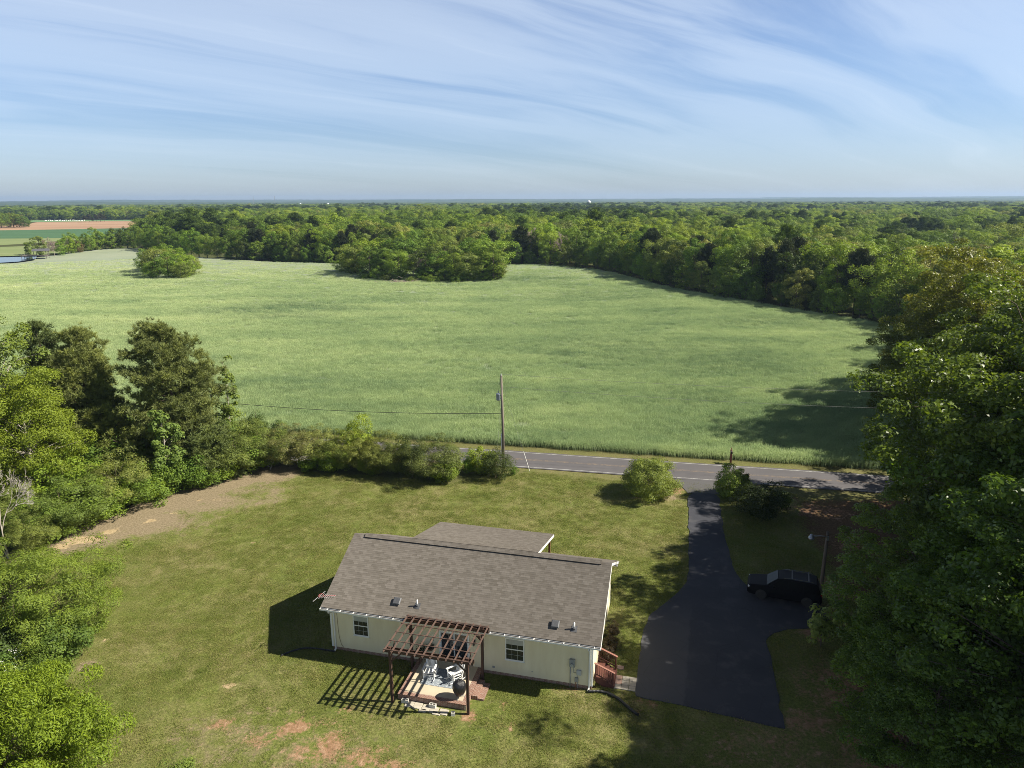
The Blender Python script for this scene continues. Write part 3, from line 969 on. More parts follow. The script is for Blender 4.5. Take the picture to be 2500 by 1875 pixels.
def pine(name, seed, h, spread, base=.25, whorls=20, lean=(0, 0), tuft=.34, per=16, label=None, color=(0.085, 0.105, 0.034), gap=.0, loc=(0, 0, 0), dens=1.0, prof=None, nw=.022, clus=.34):
    """trunk, rising limbs, needle sprays gathered in clumps along the outer part of each limb"""
    rng = np.random.default_rng(seed)
    mb = MB()

    def axis(z):
        t = z / h
        return np.array([lean[0] * t * t + .15 * math.sin(3.1 * t + seed), lean[1] * t * t + .15 * math.cos(2.3 * t), z])
    r0 = h * .0135
    zs = np.linspace(-.2, h, 12)
    mb.tube([axis(z) for z in zs], [r0 * (1 - .88 * max(z, 0) / h) + .015 for z in zs], 8)
    T, TD, TI = [], [], []
    prof = prof or (lambda t: max(.16, (1 - t ** 1.6) ** .75) * (.62 + .38 * min(1, t / .3)))
    lob = rng.uniform(0, 6.28, 3)
    for w in range(whorls):
        t = (w + rng.uniform(-.45, .45)) / whorls
        z = h * (base + (1 - base) * np.clip(t, 0, .985))
        nb = rng.integers(4, 7)
        a0 = rng.uniform(0, 2 * PI)
        for b in range(nb):
            if gap and rng.uniform() < gap:
                continue
            an = a0 + 2 * PI * b / nb + rng.normal(0, .3)
            side = 1 + .22 * math.sin(2 * an + lob[0] + 3 * t) + .18 * math.sin(an + lob[1] + 7 * t)
            Lb = spread * prof(np.clip(t, 0, 1)) * rng.uniform(.55, 1.18) * side
            up = rng.uniform(-.10, .30) + .55 * t
            o = axis(z)
            d = np.array([math.cos(an), math.sin(an), up])
            e = o + d * Lb + np.array([0, 0, .16 * Lb])
            m_ = o + d * Lb * .55 - np.array([0, 0, .05 * Lb])
            rb = max(.014, r0 * .34 * (1 - .7 * t) * Lb / spread)
            mb.tube([o, m_, e], [rb, rb * .7, rb * .25], 4, caps=False)
            nc = max(2, int((1.2 + Lb * 1.7) * dens))
            for k in range(nc):
                s = 1.0 if k == 0 else rng.uniform(.38, .98)
                p = o * (1 - s) ** 2 + 2 * s * (1 - s) * m_ + s * s * e
                sd = np.array([-math.sin(an), math.cos(an), 0]) * rng.normal(0, .34) * Lb * (1.1 - .6 * s) * (k > 0)
                c = p + sd + np.array([0, 0, .10])
                if k and rb > .02:
                    mb.tube([p, c], [rb * .3, rb * .12], 3, caps=False)
                tone = rng.uniform(.1, .9)
                for j in range(rng.integers(6, 12)):
                    T.append(c + rng.normal(0, clus, 3) * np.array([1, 1, .62]))
                    TD.append(d * .35 + sd * .3 / max(Lb, .1) + np.array([0, 0, .85]))
                    TI.append(tone)
    for j in range(26):
        T.append(axis(h * rng.uniform(.955, 1.0)) + rng.normal(0, clus * .8, 3))
        TD.append(np.array([0, 0, 1.0]))
        TI.append(.7)
    T, TD, TI = np.array(T), unit(np.array(TD)), np.array(TI)
    n = len(T)
    q = unit(rng.normal(0, .70, (n, per, 3)) + TD[:, None])
    ln = tuft * rng.uniform(.7, 1.15, (n, per, 1))
    sd = unit(np.cross(q, rng.normal(0, 1, (n, per, 3)))) * nw
    b0 = T[:, None] + q * .03
    e0 = T[:, None] + q * ln
    V = np.stack([b0 - sd, b0 + sd, e0 + sd * .5, e0 - sd * .5], 2).reshape(-1, 3)
    V[:, 2] = np.maximum(V[:, 2], .05)
    F = np.arange(len(V)).reshape(-1, 4)
    tint = np.repeat(np.clip(np.repeat(TI, per) + rng.normal(0, .15, n * per), 0, 1), 4)
    t = thing(name, label, 'tree', loc)
    mb.build('trunk', M['pine_bark'], t, smooth=True)
    cw = obj('crown', np_mesh('crown', V, F, dict(tint=tint)), M['needle'], t)
    cw.color = (*color, 1)
    return t


def bare(name, seed, h, r, label=None, cat='tree', color=C_GREY, depth=5, spread=.55, stems=1, fan=3, loc=(0, 0, 0), thin=.0125, buds=0, budsize=.1, budcol=C_OLIVE, twig_r=.007, twig_color=(.3, .27, .24)):
    rng = np.random.default_rng(seed)
    mb, tw, tips = MB(), MB(), []

    def grow(p, d, ln, rad, lev):
        q = p + d * ln * .5 + rng.normal(0, .06, 3) * ln
        e = q + unit(d + rng.normal(0, .15, 3)) * ln * .5
        (mb if lev > depth - 3 else tw).tube([p, q, e], [rad, rad * .82, rad * .62], 5 if lev > depth - 3 else 3, caps=False)
        if lev == 0:
            tips.append(e)
            return
        for k in range(fan if lev > 1 else fan + 1):
            nd = unit(d + rng.normal(0, spread, 3) + np.array([0, 0, .12]))
            s = rng.uniform(.45, 1.0)
            grow(q * (1 - s) + e * s, nd, ln * rng.uniform(.58, .82), max(rad * rng.uniform(.42, .62), twig_r), lev - 1)
    for s in range(stems):
        d = unit(np.array([rng.normal(0, .22 if stems > 1 else .05), rng.normal(0, .22 if stems > 1 else .05), 1.0]))
        grow(np.array([rng.normal(0, .25) * (stems > 1), rng.normal(0, .25) * (stems > 1), -.1]), d, h * .30, h * thin, depth)
    top = max(v[2] for v in (tw.v or mb.v))
    k = h / top
    wide = np.percentile([math.hypot(v[0], v[1]) for v in tw.v], 95)
    kx = r / wide
    for m_ in (mb, tw):
        m_.v = [(x * kx, y * kx, z * k) for x, y, z in m_.v]
    t = thing(name, label, cat, loc)
    a = mb.build('trunk', M['pale_bark'], t, smooth=True)
    b = tw.build('twigs', M['twig'], t)
    b.color = (*twig_color, 1)
    if buds:
        T = np.array(tips) * np.array([kx, kx, k])
        P = (T[:, None] + rng.normal(0, .22, (len(T), buds, 3))).reshape(-1, 3)
        V, F = leaf_quads(P, unit(rng.normal(0, 1, P.shape)), budsize, .6, rng)
        cw = obj('crown', np_mesh('crown', V, F, dict(tint=np.repeat(rng.uniform(.2, 1, len(P)), 4))), M['leaf'], t)
        cw.color = (*budcol, 1)
    return t


def put(t, x, y, rz=0.0, s=1.0, sxy=1.0, color=None, label=None, group=None, z=None):
    """place a freshly built thing"""
    t.location = (x, y, float(terrain(x, y)) if z is None else z)
    t.rotation_euler = (0, 0, rz)
    t.scale = (s * sxy, s * sxy, s)
    tag(t, label, None, group)
    if color is not None:
        for c in t.children:
            if c.name.startswith('crown') or c.name.startswith('twigs'):
                c.color = (*color, 1)
    return t


class Kind:
    """the first placing moves the tree that was built, every later one copies it with its parts"""
    def __init__(s, t, h, r):
        s.t, s.h, s.r, s.used = t, h, r, False

    def place(s, x, y, h, label, group, color=None, sxy=1.0, rz=None, z=None, name=None):
        zz_ = float(terrain(x, y)) if z is None else z
        k = h / s.h
        rz = random.uniform(0, 6.28) if rz is None else rz
        if not s.used:
            s.used = True
            o = put(s.t, x, y, rz, k, sxy, color, label, group, zz_)
        else:
            o = dup(s.t, (x, y, zz_), rz, k, label, group, None, sxy)
            if color is not None:
                for c in o.children:
                    if c.name.startswith('crown') or c.name.startswith('twigs'):
                        c.color = (*color, 1)
        return o


random.seed(4)
# middle-distance kinds (seen at 150 m and more)
K_OAK = [Kind(broadleaf('leafy_tree', 100 + i, 16, r_, b_, nn, pp, .40, c_, lu, sh, color=C_MID), 16, r_) for i, (r_, b_, nn, pp, c_, lu, sh) in enumerate(
    ((5.6, .05, 58, 150, .31, .36, .62), (4.8, .02, 50, 160, .33, .42, .6), (6.3, .12, 70, 140, .29, .40, .66), (4.0, .02, 44, 170, .36, .36, .6), (5.2, .0, 56, 150, .31, .48, .6)))]
K_SMALL = [Kind(broadleaf('understory_tree', 130 + i, 8, r_, .03, 60, 85, .30, .32, .38, .5, color=C_GREEN), 8, r_) for i, r_ in enumerate((3.0, 3.6))]
K_PINE = [Kind(pine('pine_tree', 140 + i, 17, sp, ba, 14, tuft=.8, per=8, dens=.7, nw=.06, clus=.5, color=(0.060, 0.078, 0.028), gap=.1), 17, sp) for i, (sp, ba) in enumerate(((4.2, .42), (3.6, .34)))]
K_BARE = [Kind(bare('bare_tree', 150, 14, 5.0, depth=6, fan=3, spread=.5, twig_r=.03, twig_color=(.27, .215, .18)), 14, 5.0)]
K_SHRUB = [Kind(broadleaf('edge_shrub', 160 + i, 3.2, 2.2, .0, 40, 80, .20, .36, .4, .45, color=C_GREEN, limbs=10, top=.6, cat='shrub'), 3.2, 2.2) for i in range(2)]

# ------------------------------------------------------------------ the woods round the field
SH_NAME = {C_DARK: 'dark green', C_MID: 'mid green', C_GREEN: 'fresh green', C_BRIGHT: 'bright yellow-green', C_OLIVE: 'olive', C_PALE: 'pale straw-green', C_RUSSET: 'russet'}


def nth(k):
    return f'{k}{"th" if 10 <= k % 100 <= 20 else {1: "st", 2: "nd", 3: "rd"}.get(k % 10, "th")}'


def jit(c, a=.12):
    k = random.uniform(1 - a, 1 + a)
    return tuple(x * k * random.uniform(1 - a / 2, 1 + a / 2) for x in c)


def walk(pts, step):
    """points and left-hand normals every step metres along a line"""
    out, carry = [], 0.0
    for (x0, y0), (x1, y1) in zip(pts[:-1], pts[1:]):
        d = math.hypot(x1 - x0, y1 - y0)
        ux, uy = (x1 - x0) / d, (y1 - y0) / d
        s = carry
        while s < d:
            out.append((x0 + ux * s, y0 + uy * s, -uy, ux))
            s += step
        carry = s - d
    return out


edge_line = [p for p in FIELD_EDGE if p[1] > 150]
cut = [i for i, p in enumerate(edge_line) if p[0] < -158]
wood_line = edge_line[:cut[0]]
left_line = edge_line[cut[0] - 1:]
placed = []
EDGE = 'trees along the edge of the wood around the field'


def edge_row(line, step, off, hts, kinds, cols, label, group, jitter=1.4, sxy=1.0):
    for k, (x, y, nx_, ny_) in enumerate(walk(line, step)):
        o = -(off + random.uniform(-jitter, jitter))
        # the field lies on the left of this line
        xx, yy = x + nx_ * o + random.uniform(-1, 1), y + ny_ * o + random.uniform(-1, 1)
        kd = random.choices(kinds[0], kinds[1])[0]
        col = random.choices(cols[0], cols[1])[0]
        shade = SH_NAME[col]
        if kd in K_PINE:
            col, shade = (0.050, 0.066, 0.026), 'dark pine,'
        if kd in K_BARE:
            col, shade = (.30, .235, .20), 'leafless grey-brown'
        what = {True: 'tree', False: 'tree'}[True]
        h = random.uniform(*hts)
        if kd in K_SMALL:
            what = 'small tree'
        if kd in K_SHRUB:
            what = 'shrub'
        lb = f'{shade} {"" if kd in K_PINE else what}, {nth(k + 1)} from right in {label}'.replace(' ,', ',').replace(',,', ',')
        kd.place(xx, yy, h, lb, group, jit(col) if kd not in K_BARE else col, sxy * random.uniform(.9, 1.12))
        placed.append((xx, yy))


mix_e = ([C_DARK, C_MID, C_GREEN, C_BRIGHT, C_OLIVE, C_PALE], [1.5, 3.2, 2.6, 1.2, 1.4, .5])
edge_row(wood_line, 6.2, 4.2, (6, 11), (K_SMALL + K_OAK, [4, 4, 1, 1, 1, 1, 1]), ([C_MID, C_GREEN, C_DARK, C_OLIVE], [3, 3, 1.5, 1]), "front row of wood behind the field", EDGE)
edge_row(wood_line, 6.0, 9.0, (13, 17), (K_OAK + K_PINE + K_BARE, [2, 2, 2, 2, 2, .8, .8, .35]), mix_e, "second row of wood behind the field", EDGE)
edge_row(wood_line, 7.0, 16.0, (14, 18.5), (K_OAK + K_PINE + K_BARE, [2, 2, 2, 2, 2, .8, .6, .25]), mix_e, "third row of wood behind the field", EDGE)
edge_row(left_line, 7.0, 4.0, (11, 16), (K_OAK, [2] * 5), ([C_DARK, C_MID, C_GREEN], [1, 3, 2]), 'tree line left of the lone thicket', 'trees lining the far left of the field')

# low tree line running left to the pond
PL = 'trees and shrubs between the far field and the pond'
for k, (px, py, top, col, kd, sx) in enumerate(((88, 552, 502, C_OLIVE, K_OAK[3], 1.25), (62, 551, 517, C_GREEN, K_OAK[3], 1.1), (103, 553, 508, C_GREY, K_BARE[0], 1.0), (118, 553, 512, C_GREY, K_BARE[0], .9), (131, 551, 514, C_GREEN, K_OAK[1], 1.1),
                                                (149, 549, 504, C_BRIGHT, K_OAK[0], .95), (160, 548, 500, C_GREEN, K_OAK[4], .9), (172, 547, 517, C_RUSSET, K_SMALL[0], .9), (183, 545, 504, C_MID, K_OAK[1], 1.0), (196, 545, 504, C_GREEN, K_OAK[2], .9), (205, 543, 522, C_OLIVE, K_SMALL[1], 1.0),
                                                (216, 542, 503, C_MID, K_OAK[0], .9), (228, 541, 506, C_GREEN, K_OAK[4], .95), (240, 540, 515, C_RUSSET, K_SMALL[0], .9), (250, 540, 492, C_DARK, K_OAK[2], 1.0), (262, 539, 498, C_MID, K_OAK[1], 1.0), (276, 538, 492, C_DARK, K_OAK[0], 1.0), (290, 538, 490, C_MID, K_OAK[4], 1.0))):
    b = at(px, py)
    col_ = (.30, .22, .20) if kd in K_BARE else jit(col)
    nm = 'leafless brownish' if kd in K_BARE else SH_NAME.get(col, 'grey')
    kd.place(b[0], b[1], height_over(b, top), f'{nm} tree, {nth(k + 1)} from the left in the line running right from the pond', PL, col_, sx)
    placed.append(b)

# two thickets standing in the field
TA = 'trees of the small round thicket in the field'
for k, (px, py, top, col, sx) in enumerate(((318, 590, 535, C_MID, 1.0), (338, 596, 530, C_OLIVE, 1.0), (352, 586, 527, C_GREEN, 1.1), (365, 601, 542, C_MID, 1.15), (385, 590, 533, C_GREEN, 1.1), (400, 600, 545, C_BRIGHT, 1.1), (415, 596, 548, C_OLIVE, 1.0), (332, 601, 560, C_GREEN, 1.2), (392, 602, 562, C_OLIVE, 1.3))):
    b = at(px, py)
    random.choice([K_OAK[0], K_OAK[2], K_OAK[4]]).place(b[0], b[1], height_over(b, top), f'{SH_NAME[col]} tree, {nth(k + 1)} from left in the small round thicket', TA, jit(col), sx * 1.35)
TBG = 'trees of the long thicket in the field'
isl = [(738, 588, 560, C_GREEN), (752, 585, 543, C_MID), (768, 592, 530, C_OLIVE), (785, 586, 518, C_GREEN), (800, 596, 535, C_MID), (815, 588, 515, C_BRIGHT), (832, 598, 533, C_MID), (846, 590, 512, C_DARK), (862, 600, 540, C_GREEN), (878, 592, 515, C_MID),
       (893, 602, 545, C_GREY), (905, 594, 520, C_GREEN), (920, 603, 538, C_DARK), (934, 594, 528, C_MID), (948, 604, 545, C_MID), (962, 596, 520, C_OLIVE), (980, 605, 548, C_BRIGHT), (994, 596, 528, C_MID), (1010, 606, 545, C_OLIVE), (1022, 606, 570, C_BRIGHT), (1036, 594, 513, C_MID),
       (1052, 600, 517, C_GREEN), (1066, 605, 535, C_GREEN), (1075, 604, 560, C_OLIVE), (1043, 606, 560, C_GREEN)]
for k, (px, py, top, col) in enumerate(isl):
    b = at(px, py)
    kd = K_BARE[0] if col == C_GREY else random.choice(K_OAK)
    kd.place(b[0], b[1], height_over(b, top) * 1.13, f'{"bare grey" if col == C_GREY else SH_NAME[col]} tree, {nth(k + 1)} from left in the long thicket', TBG, (.24, .20, .17) if col == C_GREY else jit(col), 1.1 if col == C_GREY else 1.5)
for k, (px, py, top, col) in enumerate(((790, 600, 585, C_MID), (835, 604, 588, C_DARK), (890, 607, 592, C_OLIVE), (935, 608, 590, C_GREEN), (985, 609, 590, C_MID))):
    b = at(px, py)
    K_SHRUB[k % 2].place(b[0], b[1], height_over(b, top), f'{SH_NAME[col]} shrub, {nth(k + 1)} from the left at the foot of the long thicket', 'shrubs along the long thicket', jit(col), 1.5)
for k, (px, py, top, col) in enumerate(((760, 592, 566, C_MID), (815, 600, 570, C_GREEN), (860, 603, 575, C_MID), (915, 605, 572, C_GREEN), (960, 607, 575, C_MID), (1000, 607, 578, C_GREEN), (1055, 604, 570, C_MID), (1074, 600, 575, C_GREEN))):
    b = at(px, py)
    K_SMALL[k % 2].place(b[0], b[1], height_over(b, top), f'{SH_NAME[col]} low tree, {nth(k + 1)} from left at the front of the long thicket', 'low trees along the front of the long thicket', jit(col), 1.5)
# heap of cut branches at the thicket's foot
rng = np.random.default_rng(77)
hp = MB()
for k in range(150):
    a, x0 = rng.uniform(0, PI), rng.normal(0, 3.2)
    y0, z0, ln = rng.normal(0, .9), abs(rng.normal(0, .5)) + .15, rng.uniform(1.2, 3.2)
    hp.tube([(x0 - math.cos(a) * ln / 2, y0 - math.sin(a) * ln / 4, z0), (x0, y0, z0 + .25), (x0 + math.cos(a) * ln / 2, y0 + math.sin(a) * ln / 4, z0 * rng.uniform(.4, 1.4))], .05, 4)
b = at(866, 608)
ho = hp.build('brush_pile', M['twig'])
ho.color = (.28, .23, .19, 1)
ho.location = (b[0], b[1], float(terrain(*b)))
tag(ho, 'pile of bare cut branches at the foot of the long thicket', 'brush pile')

# far left: clump before the ploughed field, cluster standing in it
for k, (px, py, top, col) in enumerate(((4, 493, 457, C_MID), (18, 491, 459, C_OLIVE), (30, 492, 458, C_GREEN), (42, 491, 462, C_RUSSET), (52, 492, 464, C_MID), (61, 491, 470, C_DARK), (-12, 494, 455, C_GREEN))):
    b = at(px, py)
    random.choice(K_OAK).place(b[0], b[1], height_over(b, top), f'{SH_NAME[col]} tree, {nth(k + 1)} in the clump left of the ploughed field', 'clump of trees beside the ploughed field', jit(col), 1.3)
for k, (px, py, top, kd) in enumerate(((184, 480.5, 466, 0), (193, 480, 463, 0), (201, 480.5, 471, 1), (209, 480, 464, 0), (218, 479.5, 462, 0), (226, 479.5, 466, 0))):
    b = at(px, py)
    K_PINE[0].place(b[0], b[1], height_over(b, top), f'dark tree, {nth(k + 1)} from the left in the cluster on the ploughed field', 'dark trees on the ploughed field', (.075, .075, .035), 1.35)
# single trees that stand out over the wood on the right
for px, py, top, col, lb, sx, kd in ((1968, 506, 478, C_DARK, 'round dark green tree standing out over the wood at right', 1.15, K_OAK[2]), (2003, 508, 487, C_OLIVE, 'small olive round tree right of the dark round tree', .95, K_OAK[0]),
                                     (1465, 545, 517, C_GREY, 'leafless grey-brown domed tree at the wood edge behind the field', 1.3, K_BARE[0])):
    b = at(px, py, 0) if kd not in K_BARE else at(1465, 590)
    kd.place(b[0], b[1], height_over(b, top), lb, None, (.27, .21, .19) if kd in K_BARE else jit(col, .03), sx)

# ------------------------------------------------------------------ far fields and the pond
def flat_field(name, pix, z, m):
    p = [at(*q, z) for q in pix]
    V = np.array([(x, y, z) for x, y in p])
    me = bpy.data.meshes.new(name)
    me.from_pydata([tuple(v) for v in V], [], [tuple(range(len(V)))])
    o = obj(name, me, m)
    return tag(o, kind='structure')


def soil(name, lo, hi, s, st):
    m, N, L, out = mat(name)
    P = N('ShaderNodeTexCoord').outputs['Object']
    f = noise(N, N('ShaderNodeMapping', ins={'Vector': P, 'Scale': st}).outputs[0], s, 5.0, .6)
    L(N('ShaderNodeBsdfPrincipled', ins={'Base Color': ramp(N, f, [(.35, lo), (.65, hi)]), 'Roughness': .95, 'Specular IOR Level': .1}).outputs[0], out.inputs[0])
    return m


FAR_PIX = {'pale_field': [(-250, 556), (0, 553.5), (80, 552), (160, 545), (330, 530), (330, 512.5), (0, 515.5), (-250, 517)],
           'green_field': [(-250, 517), (0, 515.5), (330, 512.5), (330, 491), (312, 492), (150, 495), (0, 497.5), (-250, 500)],
           'ploughed_field': [(-250, 500), (0, 497.5), (150, 495), (312, 492), (345, 489), (352, 478.5), (230, 477.5), (160, 478.5), (80, 480), (66, 482), (-250, 486)],
           'far_strip_field': [(60, 480), (160, 478.5), (230, 477.5), (420, 478.5), (420, 474.6), (60, 475.6)]}
flat_field('pale_field', FAR_PIX['pale_field'], .30, soil('pale_crop', (.17, .215, .085), (.215, .25, .11), .05, (.5, 2, 1)))
flat_field('green_field', FAR_PIX['green_field'], .33, soil('dark_crop', (.060, .125, .060), (.08, .15, .07), .03, (.4, 2, 1)))
flat_field('ploughed_field', FAR_PIX['ploughed_field'], .36, soil('ploughed_soil', (.30, .185, .115), (.40, .27, .175), .012, (.6, 2.4, 1)))
flat_field('far_strip_field', FAR_PIX['far_strip_field'], .39, soil('strip_crop', (.11, .20, .09), (.15, .24, .11), .03, (.4, 2, 1)))
m, N, L, out = mat('pond_water')
nb = N('ShaderNodeBump', ins={'Height': noise(N, N('ShaderNodeTexCoord').outputs['Object'], .8, 3.0), 'Strength': .08})
L(N('ShaderNodeBsdfPrincipled', ins={'Base Color': (.03, .05, .06, 1), 'Roughness': .06, 'Normal': nb.outputs[0]}).outputs[0], out.inputs[0])
pond = flat_field('pond_water', [(-160, 572), (0, 567.5), (40, 565), (76, 559.5), (80, 554.0), (60, 552.8), (0, 554.3), (-160, 556)], .02, m)

M['grey_wood'] = pbr('weathered_wood', (.16, .135, .115), .9, var=.3, scale=3, stretch=(1, 1, .3))
bx, by = at(77, 556.5)
dk = thing('boat_dock', 'dark roofed boat dock on posts at the pond edge', 'dock', (bx, by, 0), .35)
MB().box((-6, -3, 1.0), (6, 3, 1.15)).build('deck', M['grey_wood'], dk)
for x in (-5.6, 0, 5.6):
    for y in (-2.7, 2.7):
        MB().tube([(x, y, -1), (x, y, 3.6 if x > -1 else 1.9)], .12, 8).build('post', M['grey_wood'], dk)
MB().add([(-.8, -3.5, 3.5), (6.6, -3.5, 3.5), (6.6, 3.5, 3.5), (-.8, 3.5, 3.5), (-.8, 0, 4.6), (6.6, 0, 4.6)], [(0, 1, 5, 4), (2, 3, 4, 5), (1, 2, 5), (3, 0, 4), (0, 3, 2, 1)]).build('roof', pbr('dock_roof', (.10, .10, .11), .6, var=.2), dk)
MB().box((-6, -2.95, 1.75), (-.9, -2.85, 1.85)).box((-6, -2.95, 1.4), (-.9, -2.85, 1.5)).build('railing', M['grey_wood'], dk)
# white wrapped bales in a row at the back of the ploughed field
wb = pbr('bale_wrap', (.80, .80, .78), .5, var=.06)
bale_me = MB().lathe([(.55, -.62), (.62, -.55), (.64, 0), (.62, .55), (.55, .62)], 14, (0, 0, .64), 'X').mesh('hay_bale')
bale_me.materials.append(wb)
for k in range(26):
    b = at(98 + k * 3.3 + random.uniform(-1, 1) * (1 + k % 3), 477.6 + random.uniform(-.4, .45) + (0.5 if k % 4 == 0 else 0))
    o = obj('hay_bale', bale_me)
    o.location, o.rotation_euler, o.scale = (b[0], b[1], .36), (0, 0, random.uniform(0, 3)), (1.15,) * 3
    tag(o, 'white wrapped bale in the row at the back of the ploughed field', 'hay bale', 'white wrapped bales in a row')

# ------------------------------------------------------------------ the wood itself, one mass to the skyline
rng = np.random.default_rng(5)
src = [k.t.children for k in K_OAK] + [k.t.children for k in K_PINE] + [k.t.children for k in K_BARE]
src = [next(c for c in ch if c.name.startswith(('crown', 'twigs'))) for ch in src]
P_ = []
for r0_, r1_, sp_ in ((60, 260, 8.0), (260, 700, 9.6), (700, 1500, 11.0), (1500, 3200, 14.0)):
    n = int((r1_ ** 2 - r0_ ** 2) * .5 * 1.55 / sp_ ** 2)
    rr = np.sqrt(rng.uniform(r0_ ** 2, r1_ ** 2, n))
    th = rng.uniform(-.775, .775, n)
    P_.append(np.column_stack([rr * np.sin(th), rr * np.cos(th), np.full(n, sp_)]))
P_ = np.concatenate(P_)
x, y = P_[:, 0], P_[:, 1]
ok = ~in_poly(x, y, FIELD_C) & (line_dist(x, y, FIELD_C, True) > 3)
ok &= ~((line_dist(x, y, wood_line) < 19.5) & (x > -160))
open_left = [at(-260, 575), at(330, 560), at(330, 536), at(300, 520), at(336, 500), at(350, 489), at(420, 478.6), at(420, 474.4), at(60, 475.4), at(-260, 478)]
ok &= ~in_poly(x, y, open_left)
ok &= ~((y < 150) & (x < 84 - .0 * y)) & (y > 30) & ~((y < 112) & (x < 52)) & ~(np.abs(y - road_y(x)) < 7)
ok &= ~((x < -120) & (y < 430))
P_ = P_[ok]
x, y = P_[:, 0], P_[:, 1]
n = len(P_)
dist = np.hypot(x, y)
hue = rng.uniform(0, 1, n) * .78 + .30 * (vnoise(x / 130 + 40, y / 130 + 40, 31) - .5) + .07
pn = vnoise(x / 190 + 7, y / 150 + 7, 33)
isp = (pn > .66) & (rng.uniform(0, 1, n) < .75) | (rng.uniform(0, 1, n) < .07)
stand1 = [at(1090, 462, 14), at(1400, 466, 14), at(1400, 450, 14), at(1090, 447, 14)]
stand2 = [at(1925, 500, 10), at(2070, 500, 10), at(2070, 486, 12), at(1925, 484, 12)]
stand3 = [at(2100, 498, 10), at(2300, 500, 10), at(2300, 484, 12), at(2100, 482, 12)]
stand4 = [at(400, 453, 13), at(720, 452, 13), at(720, 449, 14), at(400, 449, 14)]
for s_ in (stand1, stand2, stand3, stand4):
    isp |= in_poly(x, y, s_)
variant = np.where(isp, 5 + rng.integers(0, 2, n), rng.integers(0, 5, n))
isb = (rng.uniform(0, 1, n) < .018) & ~isp & (dist < 900)
variant = np.where(isb, 7, variant)
hue = np.where(isp, rng.uniform(0, .10, n), np.clip(hue, 0, 1))
bh = np.array([16.] * 5 + [17.] * 2 + [14.])[variant]
th_ = rng.normal(14.8, 2.3, n) + 3.0 * (vnoise(x / 90, y / 90, 35) - .5) + 4 * (vnoise(x / 330, y / 330, 36) - .5)
th_ *= np.where((x > 120) & (dist < 520), .84, 1.0)
s_ = th_ / bh
wid = P_[:, 2] / 7.9 * rng.uniform(.70, 1.42, n)
woods = scatter_object('woods', np.column_stack([x, y, terrain(x, y)]), np.column_stack([np.zeros((n, 2)), rng.uniform(0, 2 * PI, n)]), np.column_stack([s_ * wid, s_ * wid, s_]), src, variant,
                       dict(in_wood=np.ones(n), wood_hue=hue))
tag(woods, kind='stuff')

# farther woods: canopy relief out to the hills
nr, na_ = 150, 620
rr = 3000 * (12200 / 3000) ** (np.arange(nr) / (nr - 1))
an = np.linspace(-.80, .80, na_)
RR, AN = np.meshgrid(rr, an, indexing='ij')
XX, YY = RR * np.sin(AN), RR * np.cos(AN)
zz_ = 9 + 8 * vnoise(XX / 60, YY / 45, 41) + 5 * (vnoise(XX / 400, YY / 300, 42))
ridge = np.clip((RR - 5200) / 2600, 0, 1)
zz_ += ridge * (22 * vnoise(XX / 1500 + 3, YY / 1300 + 9, 43) + 12 * vnoise(XX / 500, YY / 700, 44)) + np.clip((RR - 9000) / 2500, 0, 1) * (16 + 30 * np.maximum(vnoise(XX / 1700 + 1, YY / 2500, 45) - .35, 0))
i0 = (np.arange(nr - 1)[:, None] * na_ + np.arange(na_ - 1)[None]).ravel()
m, N, L, out = mat('far_canopy')
P = N('ShaderNodeTexCoord').outputs['Object']
f = mth(N, 'ADD', mth(N, 'MULTIPLY', noise(N, P, .018, 5, .7), .6), mth(N, 'MULTIPLY', noise(N, P, .0022, 4, .6), .4))
c = ramp(N, f, [(.36, (.020, .034, .014)), (.5, (.050, .074, .024)), (.64, (.10, .125, .040))])
L(N('ShaderNodeBsdfPrincipled', ins={'Base Color': c, 'Roughness': .9, 'Specular IOR Level': .1}).outputs[0], out.inputs[0])
tag(obj('distant_woods', np_mesh('distant_woods', np.stack([XX.ravel(), YY.ravel(), zz_.ravel()], 1), np.stack([i0, i0 + na_, i0 + na_ + 1, i0 + 1], 1)[:, ::-1], smooth=True), m), kind='stuff')

# ------------------------------------------------------------------ water towers and radio masts on the skyline
wp = pbr('white_tank_paint', (.80, .80, .78), .4, var=.05)
def water_tower(px, py, d, r, label):
    rx = ray(px, py)
    k = d / rx[1]
    x_, z_ = rx[0] * k, CAM_H + rx[2] * k
    t = thing('water_tower', label, 'water tower', (x_, d, 0), 0, 'white water towers on the skyline')
    MB().lathe([(r * math.sin(a), z_ - r * .9 * math.cos(a)) for a in np.linspace(.1, PI - .05, 12)], 20).build('tank', wp, t, smooth=True)
    MB().lathe([(r * .55, -1), (r * .30, 3), (r * .28, z_ - r * .85), (r * .5, z_ - r * .6)], 14).build('stem', wp, t, smooth=True)
water_tower(1272, 436.5, 2400, 6.0, 'tall white water tower standing over the dark pines')
water_tower(649, 440.7, 3000, 4.0, 'white water tower, left one of the small pair on the skyline')
water_tower(708, 440.2, 3000, 4.0, 'white water tower, right one of the small pair on the skyline')
mm = pbr('mast_steel', (.30, .30, .32), .6)
